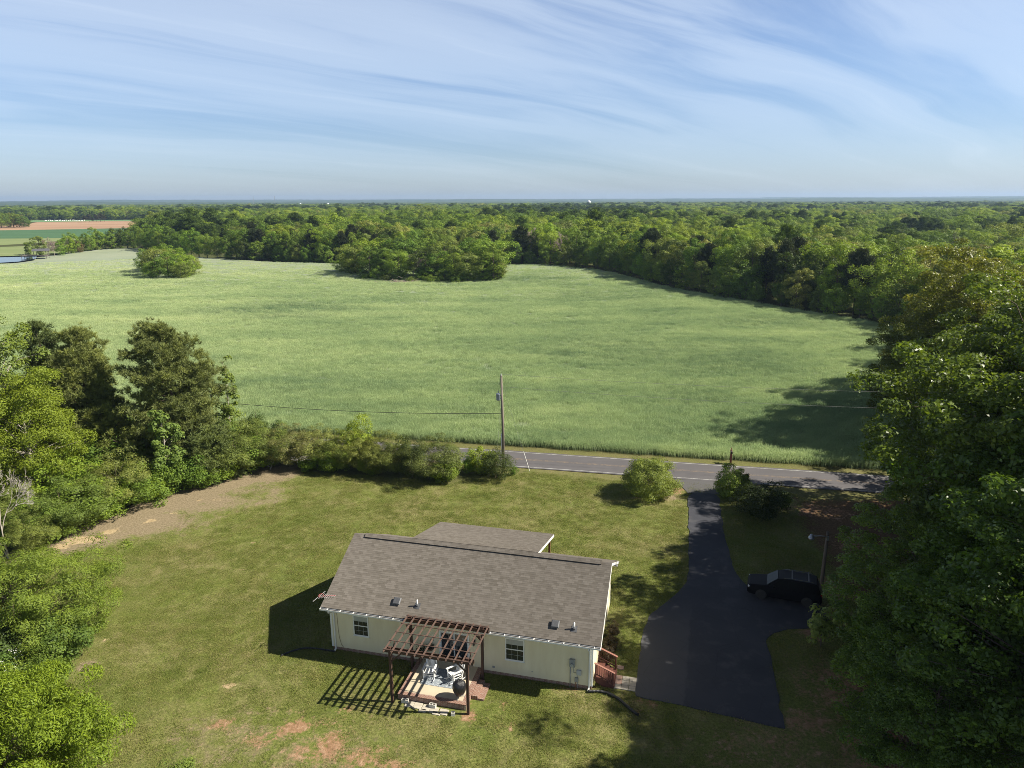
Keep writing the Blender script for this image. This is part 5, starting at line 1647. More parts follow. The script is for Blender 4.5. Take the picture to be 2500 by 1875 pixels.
# gutter along the back eave: trough, white lip and hangers
gt = house
MB().box((RX0, -.62, EZ - .20), (RX1, -.585, EZ - .055)).build('fascia', M['white'], house)
gu = MB()
gu.box((RX0, -.755, EZ - .15), (RX1, -.62, EZ - .13)).box((RX0, -.77, EZ - .15), (RX1, -.755, EZ - .05)).box((RX0, -.755, EZ - .13), (RX0 + .02, -.62, EZ - .06)).box((RX1 - .02, -.755, EZ - .13), (RX1, -.62, EZ - .06))
gutter = gu.build('gutter', M['gut'], house)
MB().box((RX0 + .03, -.753, EZ - .128), (RX1 - .03, -.622, EZ - .10)).build('dark_trough_strip', M['gutin'], gutter)  # flat dark strip lining the gutter trough
hg = MB()
for k in range(20):
    x = RX0 + .5 + k * .88
    hg.box((x, -.785, EZ - .062), (x + .05, -.62, EZ - .036))
hg.build('gutter_hanger', M['gut'], gutter)
def downspout(x, foot):
    mb = MB()
    mb.bar((x, -.69, EZ - .19), (x, -.69, EZ - .32), .075, .06)
    mb.bar((x, -.69, EZ - .30), (x, -.075, EZ - .62), .075, .06)
    mb.bar((x, -.075, EZ - .60), (x, -.075, .12), .085, .065, (0, 1, 0))
    mb.bar((x, -.075, .14), (x - .02, -.26, .05), .085, .065)
    mb.build('downspout', M['gut'], house)
downspout(.02, 0)
downspout(X1 - .18, 0)
# low porch roof on the far side
KP = .25
py0 = 7.2
zq = EZ + PIT * (YF - py0)
zP = lambda y: zq - KP * (y - py0)
porch = obj('porch_roof', slope_mesh('porch_roof', [(11.75, 13.1, zP(13.1) + .03), (2.55, 13.1, zP(13.1) + .03), (2.55, py0, zq + .03), (11.75, py0, zq + .03)]), M['shingle'], house)
mb = MB()
for x, sx in ((11.73, 1), (2.57, -1)):
    mb.add([(x, 13.1, zP(13.1)), (x, py0, zq), (x, py0, zq - .2), (x, 13.1, zP(13.1) - .2), (x + sx * .035, 13.1, zP(13.1)), (x + sx * .035, py0, zq), (x + sx * .035, py0, zq - .2), (x + sx * .035, 13.1, zP(13.1) - .2)],
           [(0, 1, 2, 3), (7, 6, 5, 4), (0, 4, 5, 1), (3, 2, 6, 7), (0, 3, 7, 4), (1, 5, 6, 2)])
mb.box((2.6, 13.05, zP(13.1) - .22), (11.7, 13.12, zP(13.1) - .03))
mb.build('porch_fascia', M['white'], house)
for x in (2.85, 5.7, 8.6, 11.45):
    MB().box((x - .07, 12.8, .4), (x + .07, 12.94, zP(12.9) - .1)).build('porch_post', pbr('porch_post_brown', (.16, .07, .04), .7) if x < 3 else bpy.data.materials['porch_post_brown'], house)
MB().box((2.6, Y1 + .02, -.1), (11.7, 13.0, .42)).build('porch_floor', pbr('porch_deck', (.22, .13, .085), .8, var=.2, stretch=(6, .5, 1)), house)


def window(x0, x1, z0, z1, name='window', label=None, side=False, blind=.55, parent=house):
    """two sashes with six-light grids, white frame, blind drawn in the upper sash"""
    w = MB()
    t = .065
    w.box((x0, -.060, z0), (x1, .0, z0 + t)).box((x0, -.060, z1 - t), (x1, .0, z1)).box((x0, -.060, z0 + t), (x0 + t, .0, z1 - t)).box((x1 - t, -.060, z0 + t), (x1, .0, z1 - t))
    zm = (z0 + z1) / 2
    w.box((x0 + t, -.052, zm - .03), (x1 - t, -.004, zm + .03))
    w.box((x0 - .03, -.085, z0 - .035), (x1 + .03, -.0, z0 - .002))
    f = w.build(name, M['white'], house)
    if label:
        f['label'] = label
    MB().box((x0 + t, -.030, z0 + t), (x1 - t, -.024, zm - .03)).build('pane', M['glass'], f)
    MB().box((x0 + t, -.034, zm + .03), (x1 - t, -.028, z1 - t)).build('pane', M['glass'], f)
    zb = z1 - t - (z1 - zm - .1) * blind
    MB().box((x0 + t, -.042, zb), (x1 - t, -.0362, z1 - t)).build('blind', M['blind'], f)
    g = MB()
    for za, zb_ in ((z0 + t, zm - .03), (zm + .03, z1 - t)):
        for k in (1, 2):
            x = x0 + t + (x1 - x0 - 2 * t) * k / 3
            g.box((x - .008, -.048, za), (x + .008, -.0435, zb_))
        g.box((x0 + t, -.0485, (za + zb_) / 2 - .008), (x1 - t, -.0432, (za + zb_) / 2 + .008))
    g.build('glazing_grid', pbr('grid_bar', (.40, .41, .38), .5) if 'grid_bar' not in bpy.data.materials else bpy.data.materials['grid_bar'], f)
    return f


window(1.33, 2.38, 1.30, 2.74)
window(11.27, 12.45, 1.20, 2.70, label='window with its blind lowered over the upper sash')
# sliding glass door to the patio
dr = MB()
dx0, dx1, dz0, dz1 = 7.08, 9.02, .40, 2.55
dr.box((dx0, -.06, dz0), (dx0 + .07, 0, dz1)).box((dx1 - .07, -.06, dz0), (dx1, 0, dz1)).box((dx0 + .07, -.06, dz1 - .07), (dx1 - .07, 0, dz1)).box((dx0 + .07, -.06, dz0), (dx1 - .07, 0, dz0 + .05))
door = dr.build('patio_door', M['white'], house)
M['bluefrm'] = pbr('door_sash', (.50, .55, .58), .4, var=.05)
xm = (dx0 + dx1) / 2
for a, b, yy in ((dx0 + .07, xm + .04, -.05), (xm - .04, dx1 - .07, -.03)):
    s_ = MB()
    s_.box((a, yy, dz0 + .05), (a + .08, yy + .02, dz1 - .07)).box((b - .08, yy, dz0 + .05), (b, yy + .02, dz1 - .07)).box((a + .08, yy, dz0 + .05), (b - .08, yy + .02, dz0 + .14)).box((a + .08, yy, dz1 - .14), (b - .08, yy + .02, dz1 - .07))
    o_ = s_.build('sliding_sash', M['bluefrm'], door)
    MB().box((a + .08, yy + .006, dz0 + .14), (b - .08, yy + .012, dz1 - .14)).build('pane', M['glass'], door)
M['curtain'] = pbr('door_curtain', (.50, .55, .58), .8, var=.25, scale=2, stretch=(9, 1, .3))
MB().box((xm - .30, -.0195, dz0 + .25), (xm - .05, -.0165, dz1 - .2)).build('curtain', M['curtain'], door)
# wall lantern beside the door
lm_ = pbr('black_metal', (.018, .018, .018), .45)
M['black'] = lm_
ln_ = MB()
ln_.box((9.27, -.05, 2.0), (9.39, -.018, 2.3)).tube([(9.33, -.05, 2.25), (9.33, -.14, 2.33), (9.33, -.17, 2.28)], .012, 6).lathe([(.02, 2.27), (.10, 2.19), (.085, 2.17), (.065, 1.92), (.03, 1.88)], 6, (9.33, -.17, 0))
ln_.build('wall_lantern', lm_, house)
# meter, boxes and conduits
M['egrey'] = pbr('utility_grey', (.30, .31, .30), .5, var=.1)
M['elight'] = pbr('utility_pale', (.46, .48, .49), .5, var=.08)
mt = MB().box((15.19, -.17, 1.43), (15.52, -.018, 1.93)).build('electric_meter', M['egrey'], house, bevel=.015)
MB().lathe([(.095, 0), (.095, .07), (.08, .10), (.03, .105)], 18, (15.355, -.275, 1.62), 'Y').build('meter_dial', pbr('meter_glass', (.40, .42, .42), .15), mt)
MB().tube([(15.245, -.06, 1.43), (15.245, -.06, -.05)], .032, 8).build('conduit', M['egrey'], house, True)
MB().tube([(15.42, -.04, 1.43), (15.42, -.04, 1.02), (15.60, -.04, 1.00)], .012, 6).build('conduit', M['egrey'], house, True)
MB().box((15.62, -.13, .92), (15.90, -.018, 1.24)).build('service_box', M['elight'], house, bevel=.012)
MB().tube([(15.69, -.05, .92), (15.69, -.05, .70)], .012, 6).build('conduit', M['egrey'], house, True)
MB().box((15.51, -.12, .44), (15.72, -.018, .70)).build('disconnect_box', M['egrey'], house, bevel=.012)
MB().tube([(15.56, -.06, .44), (15.56, -.06, -.05)], .022, 8).build('conduit', pbr('rusty_pipe', (.28, .15, .09), .8), house, True)
MB().tube([(15.69, -.05, .44), (15.69, -.05, -.05)], .016, 8).build('conduit', M['egrey'], house, True)
MB().box((10.46, -.06, .50), (10.62, -.018, .61)).build('outlet_box', M['egrey'], house)
MB().box((12.9, -.045, .60), (12.96, -.018, .66)).build('hose_tap', M['egrey'], house)
MB().tube([(.22, -.03, 2.75), (.25, -.03, 1.5), (.30, -.03, .9), (.42, -.05, .45), (.55, -.03, .26)], .012, 6).build('antenna_cable', pbr('tan_cable', (.25, .17, .09), .7), house, True)


def on_roof(x, y):
    return EZ + PIT * (y + .6)


M['ventgrey'] = pbr('vent_grey', (.085, .088, .095), .5, var=.2, scale=8)
M['pvc'] = pbr('white_pipe', (.74, .74, .72), .4, var=.05)
sl = math.atan(PIT)
for x, y in ((4.25, .34), (14.26, .27)):
    v = MB().box((-.17, -.17, .0), (.17, .17, .09)).add([(-.26, -.26, .09), (.26, -.26, .09), (.26, .26, .12), (-.26, .26, .12), (-.2, -.2, .17), (.2, -.2, .17), (.2, .2, .19), (-.2, .2, .19)],
                                                     [(0, 3, 2, 1), (4, 5, 6, 7), (0, 1, 5, 4), (1, 2, 6, 5), (2, 3, 7, 6), (3, 0, 4, 7)]).build('box_vent', M['ventgrey'], roof, bevel=.02)
    v.location, v.rotation_euler = (x, y, on_roof(x, y) - .01), (sl, 0, 0)
for x, y in ((5.61, .26), (15.39, .18)):
    z = on_roof(x, y)
    p = MB().tube([(x, y, z - .05), (x, y, z + .42)], .05, 12).build('vent_pipe', M['pvc'], roof, True)
    f_ = MB().box((-.17, -.20, 0), (.17, .20, .015)).lathe([(.11, .0), (.075, .13), (.052, .14)], 12).build('flashing', M['ventgrey'], p)
    f_.location, f_.rotation_euler = (x, y, z + .005), (sl, 0, 0)

# TV antenna on the left gable
an = thing('tv_antenna', 'multi-element TV antenna with red and white rods on the left gable', 'antenna', (*hw(-.60, .0), 3.55), HA + R(12))
MB().tube([(.05, .05, -.65), (.05, .05, .20)], .022, 8).build('mast', M['egrey'], an, True)
al_ = pbr('antenna_rod', (.62, .60, .60), .35, metal=.3)
MB().bar((-.35, .0, .18), (.75, .05, .24), .03, .03).build('boom', pbr('antenna_red', (.42, .09, .08), .5), an)
for k in range(8):
    x = -.30 + k * .145
    ln = (.62, .30, .26, .24, .22, .20, .18, .16)[k]
    MB().tube([(x - ln * .35, -ln, .20 + k * .008), (x + ln * .35, ln, .20 + k * .008)], .008 if k else .012, 5).build('rod', al_, an)
MB().tube([(-.2 + .14 * math.cos(a), .04 + .2 * math.sin(a), .23) for a in np.linspace(0, PI * 1.5, 12)], .018, 5).build('loop', bpy.data.materials['antenna_red'], an)

# black drain hoses from the two downspouts
hosem = pbr('black_corrugated_hose', (.014, .014, .016), .5, var=.2)
def hose(pts, label, r):
    P = chaikin(pts, 3)
    out = []
    for (x0, y0), (x1, y1) in zip(P[:-1], P[1:]):
        k = max(2, int(math.hypot(x1 - x0, y1 - y0) / .05))
        out += [(x0 + (x1 - x0) * i / k, y0 + (y1 - y0) * i / k) for i in range(k)]
    mb = MB()
    mb.tube([(x, y, r + .01) for x, y in out], [r * (1.0 if i % 2 else .86) for i in range(len(out))], 8)
    tag(mb.build('drain_hose', hosem), label, 'drain hose')
q = lambda x, y: at(x / 1.1302, y / 1.1302)
hose([hw(.02, -.28), q(752, 1582), q(715, 1590), q(686, 1603)], 'black corrugated drain hose lying left from the house corner', .055)
zbp = lambda x, y: q(1380 + x * .12055, 1560 + y * .12055)
hose([hw(16.37, -.30), zbp(700, 1080), zbp(900, 1130), zbp(1100, 1250), zbp(1250, 1390), zbp(1380, 1500), zbp(1480, 1565)], 'thick black corrugated drain hose curving right from the house corner', .085)

# ------------------------------------------------------------------ brick patio with steps
pat = thing('patio', 'raised concrete patio edged with red brick behind the house', 'patio', (HX, HY, 0), HA)
M['pbrick'] = brick_mat('patio_brick', .105, .40, False)
conc = pbr('patio_concrete', (.50, .43, .31), .85, var=.10, scale=1.6, bump=.1)
PX0, PX1, PY0, PZ = 5.70, 9.86, -3.46, .36
MB().box((PX0 + .02, PY0 + .02, -.1), (PX1 - .02, -.03, PZ - .06)).build('brick_base', M['brick'], pat)
bb = MB()
bb.box((PX0, PY0, PZ - .065), (PX1, PY0 + .30, PZ)).box((PX0, PY0 + .302, PZ - .065), (PX0 + .30, -.04, PZ)).box((PX1 - .30, PY0 + .302, PZ - .065), (PX1, -.04, PZ))
bb.build('brick_border', M['pbrick'], pat)
MB().box((PX0 + .302, PY0 + .302, PZ - .06), (PX1 - .302, -.03, PZ - .004)).build('slab', conc, pat)
MB().box((PX1 + .002, -2.45, -.05), (PX1 + .37, -.95, .235)).build('step', M['pbrick'], pat)
MB().box((PX1 + .372, -2.47, -.05), (PX1 + .74, -1.02, .115)).build('step', M['pbrick'], pat)
MB().box((PX1 - .10, PY0 - .012, -.05), (PX1 + .01, PY0 - .002, .28)).build('corner_patch', conc, pat)
rugm, N, L, out = mat('grey_woven_rug')
P = N('ShaderNodeTexCoord').outputs['Object']
v = N('ShaderNodeTexVoronoi', ins={'Vector': P, 'Scale': 9.0}).outputs['Distance']
c = mixc(N, ramp(N, v, [(.25, 0), (.42, 1)]), (.40, .43, .45), (.22, .25, .28))
L(N('ShaderNodeBsdfPrincipled', ins={'Base Color': c, 'Roughness': .95}).outputs[0], out.inputs[0])
rug = MB().box((-1.05, -.80, 0), (1.05, .80, .012)).build('rug', rugm)
rug.location, rug.rotation_euler = (*hw(7.72, -1.52), PZ), (0, 0, HA)
tag(rug, 'pale grey patterned rug under the two rocking chairs', 'rug')

# ------------------------------------------------------------------ pergola
pg = thing('pergola', 'dark brown timber pergola over the patio', 'pergola', (HX, HY, 0), HA)
wd = pbr('stained_timber', (.066, .033, .023), .75, var=.3, scale=5, bump=.2, bscale=30, stretch=(1, 1, .3))
wd2 = pbr('weathered_rafter', (.105, .063, .048), .8, var=.25, scale=5)
PH = 3.56
posts = [(5.50, -3.76, 0), (10.06, -3.70, 0), (5.50, -.66, 0), (10.03, -.68, 0)]
for x, y, z in posts:
    MB().box((x - .075, y - .075, -.1), (x + .075, y + .075, PH + .06)).build('post', wd, pg, bevel=.008)
for y in (-3.76, -.68):
    for s in (-.098, .098):
        MB().bar((5.22, y + s, PH - .12), (10.46, y + s, PH - .12), .042, .235).build('beam', wd, pg)
for k in range(12):
    x = 5.32 + k * (10.37 - 5.32) / 11
    MB().bar((x, -4.26, PH + .06), (x, -.50, PH + .06), .042, .13).build('rafter', wd2, pg)
for k in range(5):
    y = -4.14 + k * .86
    MB().bar((5.28, y, PH + .145), (10.42, y, PH + .145), .045, .035).build('purlin', wd2, pg)
for (x, y, _), sx in zip(posts, (1, -1, 1, -1)):
    MB().bar((x + sx * .07, y, PH - .85), (x + sx * .70, y, PH - .24), .04, .085).build('brace', wd, pg)
    sy = 1 if y < -2 else -1
    MB().bar((x, y + sy * .07, PH - .85), (x, y + sy * .70, PH - .03), .04, .085).build('brace', wd, pg)

# ------------------------------------------------------------------ two white rocking chairs
cm = pbr('white_painted_wood', (.78, .78, .76), .5, var=.05)
def rocking_chair():
    t = thing('rocking_chair', '', 'rocking chair')
    s = MB()
    for k in range(7):
        y = -.26 + k * .083
        s.bar((-.27, y, .44 - .012 * k), (.27, y, .44 - .012 * k), .072, .022)
    s.build('seat', cm, t)
    b = MB()
    for k in range(7):
        x = -.21 + k * .07
        b.bar((x, .27, .40), (x, .50, 1.08), .045, .018, (0, 1, 0))
    b.bar((-.29, .51, 1.10), (.29, .51, 1.10), .03, .12)
    b.bar((-.27, .29, .46), (.27, .29, .46), .03, .07)
    b.build('backrest', cm, t)
    for sx in (-1, 1):
        MB().bar((sx * .30, .24, .06), (sx * .28, .53, 1.16), .05, .045, (0, 1, 0)).build('leg', cm, t)
        MB().bar((sx * .31, -.26, .06), (sx * .31, -.28, .66), .05, .05, (0, 1, 0)).build('leg', cm, t)
        MB().bar((sx * .33, -.36, .67), (sx * .31, .36, .64), .11, .028).build('arm', cm, t)
        MB().tube([(sx * .31, y, .035 + .13 * (y / .62) ** 2) for y in np.linspace(-.52, .74, 12)], .026, 6).build('rocker', cm, t)
    st = MB()
    for z in (.18, .30):
        st.tube([(-.30, -.265, z), (.30, -.265, z)], .015, 6)
        for sx in (-1, 1):
            st.tube([(sx * .31, -.265, z), (sx * .30, .28, z)], .015, 6)
    st.build('stretcher', cm, t)
    return t
ch = rocking_chair()
ch.location, ch.rotation_euler, ch.scale = (*hw(7.02, -1.62), PZ + .014), (0, 0, HA + R(6)), (1.05,) * 3
ch['label'], ch['group'] = 'white slatted rocking chair facing the lawn, on the rug beside the left post', 'rocking chairs on the patio'
dup(ch, (*hw(8.55, -1.50), PZ + .014), HA + R(-38), 1.05, 'white slatted rocking chair turned sideways on the rug near the covered grill')

# covered kettle grill
gr = thing('covered_grill', 'round kettle grill under a shiny black cover at the patio corner', 'grill', (*hw(9.30, -2.92), PZ), HA)
gmat, N, L, out = mat('black_vinyl_cover')
P = N('ShaderNodeTexCoord').outputs['Object']
s_ = N('ShaderNodeSeparateXYZ', ins={0: P})
ang = mth(N, 'ARCTAN2', s_.outputs[1], s_.outputs[0])
fold = noise(N, N('ShaderNodeCombineXYZ', ins={0: mth(N, 'MULTIPLY', ang, 2.6), 1: mth(N, 'MULTIPLY', s_.outputs[2], 1.2), 2: 0.0}).outputs[0], 2.2, 4, .6)
L(N('ShaderNodeBsdfPrincipled', ins={'Base Color': (.016, .016, .018, 1), 'Roughness': .30, 'Normal': N('ShaderNodeBump', ins={'Height': fold, 'Strength': .8, 'Distance': .08}).outputs[0]}).outputs[0], out.inputs[0])
MB().lathe([(.02, 1.16), (.14, 1.13), (.26, 1.05), (.36, .93), (.40, .80), (.405, .66), (.37, .50), (.31, .36), (.27, .26), (.255, .25), (.24, .30)], 28).build('cover', gmat, gr, smooth=True)
MB().tube([(.29 * math.cos(a), .29 * math.sin(a), .33 + .02 * math.sin(3 * a)) for a in np.linspace(0, 2 * PI, 24)], .008, 5).build('drawstring', pbr('grey_cord', (.5, .5, .5), .6), gr)
for a in (.4, 2.5, 4.6):
    MB().tube([(.16 * math.cos(a), .16 * math.sin(a), .32), (.30 * math.cos(a), .30 * math.sin(a), .0)], .016, 6).build('leg', M['egrey'], gr)

# hanging basket on its wall bracket, dark plant stand on the patio
hb = thing('hanging_basket', 'round dark hanging basket on a wall bracket beside the glass door', 'plant basket', (*hw(6.62, -.34), 0), HA)
MB().tube([(.1, .32, 1.92), (.0, -.02, 2.0), (-.0, -.02, 1.92)], .014, 6).tube([(.1, .32, 1.70), (.06, .15, 1.93)], .010, 5).build('bracket', M['black'], hb)
MB().tube([(0, -.02, 1.93), (.16, -.02, 1.5)], .006, 4).tube([(0, -.02, 1.93), (-.16, -.02, 1.5)], .006, 4).tube([(0, -.02, 1.93), (0, -.18, 1.5)], .006, 4).build('chain', M['black'], hb)
MB().lathe([(.04, 1.28), (.14, 1.32), (.21, 1.42), (.22, 1.5), (.20, 1.5), (.12, 1.45)], 18, (0, -.02, 0)).build('basket', pbr('coir', (.12, .075, .05), .9, var=.4, scale=14), hb, True)
rng = np.random.default_rng(3)
Pq = rng.normal(0, .11, (160, 3)) * np.array([1, 1, .6]) + np.array([0, -.02, 1.55])
Vq, Fq = leaf_quads(Pq, unit(rng.normal(0, .6, Pq.shape) + np.array([0, 0, .8])), .08, .6, rng)
fo = obj('foliage', np_mesh('foliage', Vq, Fq, dict(tint=np.full(len(Vq), .4))), M['leaf'], hb)
fo.color = (.07, .06, .035, 1)
ps = thing('plant_stand', 'black wire plant stand with a dark potted plant at the patio left edge', 'plant stand', (*hw(6.13, -.62), PZ), HA)
for a in (.3, 1.87, 3.44, 5.0):
    MB().tube([(.20 * math.cos(a), .20 * math.sin(a), 0), (.13 * math.cos(a), .13 * math.sin(a), .55)], .012, 5).build('leg', M['black'], ps)
MB().lathe([(.11, .52), (.15, .56), (.19, .82), (.20, .84), (.17, .84), (.15, .80)], 16).build('pot', M['black'], ps, True)
Pq = rng.normal(0, .16, (260, 3)) * np.array([1, 1, .9]) + np.array([0, 0, 1.02])
Vq, Fq = leaf_quads(Pq, unit(rng.normal(0, .6, Pq.shape) + np.array([0, 0, .6])), .13, .35, rng)
fo = obj('foliage', np_mesh('foliage', Vq, Fq, dict(tint=np.full(len(Vq), .3))), M['leaf'], ps)
fo.color = (.030, .045, .018, 1)

# paving slabs lying in front of the patio, spare blocks on them
slabm = pbr('paver_concrete', (.45, .41, .33), .9, var=.2, scale=3, bump=.2)
G_P = 'concrete slabs laid below the patio edge'
for k, (x, y, w, d, rz, lb) in enumerate(((6.55, -3.72, .50, .48, .06, 'square slab at the left end below the patio'), (7.06, -3.75, .48, .50, .02, 'square slab second from the left below the patio'), (7.58, -3.80, .48, .48, -.05, 'square slab in the middle of the row below the patio'), (8.08, -3.86, .50, .45, .04, 'square slab second from the right below the patio'),
                                          (8.66, -3.90, .52, .46, -.03, 'wide slab at the right end below the patio'), (7.45, -4.06, .42, .22, .03, 'narrow slab in front of the middle of the row'), (8.30, -4.10, .46, .24, -.02, 'narrow slab in front of the right of the row'))):
    o = MB().box((-w / 2, -d / 2, -.03), (w / 2, d / 2, .045)).build('paving_slab', slabm, None, bevel=.01)
    o.location, o.rotation_euler = (*hw(x, y), 0), (0, 0, HA + rz)
    tag(o, lb, 'paving slab', G_P)
blk = pbr('grey_block', (.52, .50, .45), .9, var=.15, scale=4)
for k, (x, y, z, lb) in enumerate(((6.22, -3.62, 0.0, 'grey concrete block lying left of the slabs'), (7.92, -3.66, .046, 'grey concrete block lying on the slabs under the patio edge'), (9.25, -3.98, .0, 'small grey block right of the slabs by the post'))):
    w = .2 if k < 2 else .11
    mb = MB()
    mb.box((-w, -.10, 0), (w, -.07, .19)).box((-w, .07, 0), (w, .10, .19)).box((-w, -.07, 0), (-w + .03, .07, .19)).box((w - .03, -.07, 0), (w, .07, .19)).box((-.015, -.07, 0), (.015, .07, .19))
    o = mb.build('concrete_block', blk)
    o.location, o.rotation_euler = (*hw(x, y), z), (0, 0, HA + (.1, -.06, .3)[k])
    tag(o, lb, 'concrete block', 'concrete blocks below the patio')

# ------------------------------------------------------------------ side steps with red railing, stepping slabs to the drive
sp = thing('side_steps', 'reddish wooden side steps with two railings at the right end of the house', 'steps', (HX, HY, 0), HA)
rd = pbr('red_stain', (.105, .037, .026), .65, var=.25, scale=4, stretch=(1, 1, .4))
rdt = pbr('red_stain_worn', (.22, .095, .068), .7, var=.2, scale=4)
MB().box((16.62, .42, .50), (17.10, 2.10, .56)).build('landing', rd, sp)
for k, z in enumerate((.40, .26, .12)):
    MB().box((17.10 + k * .23, .44, z - .045), (17.36 + k * .23, 2.08, z)).build('tread', rd, sp)
for y in (.43, 2.05):
    MB().add([(16.62, y, .5), (17.10, y, .5), (17.78, y, .06), (17.78, y, -.1), (17.3, y, -.1), (16.62, y, .3), (16.62, y + .04, .5), (17.10, y + .04, .5), (17.78, y + .04, .06), (17.78, y + .04, -.1), (17.3, y + .04, -.1), (16.62, y + .04, .3)],
             [(0, 1, 2, 3, 4, 5), (11, 10, 9, 8, 7, 6), (0, 6, 7, 1), (1, 7, 8, 2), (2, 8, 9, 3), (3, 9, 10, 4), (4, 10, 11, 5), (5, 11, 6, 0)]).build('stringer', rd, sp)
    MB().box((16.64, y - .02, .30), (16.73, y + .07, 1.46)).build('post', rd, sp)
    MB().box((17.66, y - .02, -.1), (17.75, y + .07, 1.02)).build('post', rd, sp)
    MB().bar((16.60, y + .025, 1.50), (17.82, y + .025, 1.00), .14, .035).build('handrail', rdt, sp)
    MB().bar((16.70, y + .025, .78), (17.70, y + .025, .32), .05, .07).build('bottom_rail', rd, sp)
    for k in range(7):
        x = 16.80 + k * .125
        MB().bar((x, y + .025, .74 - (x - 16.7) * .46), (x, y + .025, 1.44 - (x - 16.7) * .42), .032, .032).build('baluster', rd, sp)
pvm = [pbr('pale_paver', (.38, .35, .30), .9, var=.12, scale=3), pbr('pinkish_paver', (.40, .27, .22), .9, var=.12, scale=3)]
nm_ = ('near', 'middle', 'far')
for i in range(3):
    for j in range(3):
        o = MB().box((-.205, -.20, -.03), (.205, .20, .035)).build('stepping_slab', pvm[1 if (i == 0 and j > 0) else 0], None, bevel=.008)
        o.location, o.rotation_euler = (*hw(17.98 + i * .43, .64 + j * .42), 0), (0, 0, HA)
        tag(o, f'{("pinkish" if (i == 0 and j > 0) else "pale")} square slab between side steps and drive, {("next to the steps", "in the middle column", "next to the drive")[i]}, {nm_[j]} row', 'paving slab', 'square slabs between the side steps and the drive')
o = MB().box((-.2, -.16, -.03), (.2, .16, .05)).build('stepping_slab', pvm[1])
o.location, o.rotation_euler = (*hw(17.98, 2.45), 0), (0, 0, HA)
tag(o, 'single pinkish slab lying beyond the side steps railing', 'paving slab')
for k, (x, y, h_, lb) in enumerate(((17.1, 3.1, 1.0, 'dark low bush against the right house wall near the side steps'), (17.2, 4.3, .85, 'dark low bush in the middle of the right house wall'), (17.2, 5.6, .9, 'dark low bush against the right house wall far from the steps'))):
    SH[k % 3].place(*hw(x, y), h_, lb, 'low bushes along the right house wall', (.06, .045, .022), .95)

# ------------------------------------------------------------------ black SUV on the pad by the light pole
M['carglass'] = pbr('tinted_car_glass', (.008, .009, .010), .15, spec=.06)
car = thing('parked_car', 'black SUV with roof rails parked in shade below the light pole', 'car', (19.65, 46.2, .045), R(180 - 20.8))
paint_, N, L, out = mat('black_car_paint')
L(N('ShaderNodeBsdfPrincipled', ins={'Base Color': (.006, .006, .008, 1), 'Roughness': .45, 'Specular IOR Level': .06}).outputs[0], out.inputs[0])
def loft(sections, closed=True):
    """sections: list of (x, [(y,z)...]) rings"""
    mb = MB()
    n = len(sections[0][1])
    vs = [(x, y, z) for x, ring in sections for y, z in ring]
    fs = [(i * n + k, i * n + (k + 1) % n, (i + 1) * n + (k + 1) % n, (i + 1) * n + k) for i in range(len(sections) - 1) for k in range(n)]
    fs += [tuple(range(n))[::-1], tuple((len(sections) - 1) * n + k for k in range(n))]
    return mb.add(vs, fs)
def ring(w, z0, z1, r=.10, tw=None):
    tw = tw if tw is not None else w * .94
    return [(-w, z0 + r), (-w + .03, z0), (w - .03, z0), (w, z0 + r), (w + .01, (z0 + z1) * .5), (tw, z1 - r * .6), (tw - .12, z1), (-tw + .12, z1), (-tw, z1 - r * .6), (-w - .01, (z0 + z1) * .5)]
# front faces +x
body = loft([(-2.52, ring(.84, .45, .98)), (-2.42, ring(.94, .34, 1.06)), (-1.9, ring(.97, .30, 1.10)), (-.4, ring(.98, .28, 1.10)), (.9, ring(.98, .28, 1.10)), (1.25, ring(.98, .28, 1.12)), (2.0, ring(.96, .30, 1.04)), (2.36, ring(.92, .32, .98)), (2.50, ring(.80, .40, .86))])
body.build('body', paint_, car, bevel=.03)
cab = loft([(-2.38, [(-.80, 1.06), (.80, 1.06), (.70, 1.16), (-.70, 1.16)]), (-2.12, [(-.86, 1.06), (.86, 1.06), (.70, 1.72), (-.70, 1.72)]), (-1.7, [(-.90, 1.06), (.90, 1.06), (.72, 1.80), (-.72, 1.80)]), (.1, [(-.90, 1.06), (.90, 1.06), (.72, 1.80), (-.72, 1.80)]),
            (.42, [(-.90, 1.06), (.90, 1.06), (.70, 1.72), (-.70, 1.72)]), (1.20, [(-.86, 1.06), (.86, 1.06), (.80, 1.12), (-.80, 1.12)])])
cab.build('cabin', paint_, car, bevel=.03)
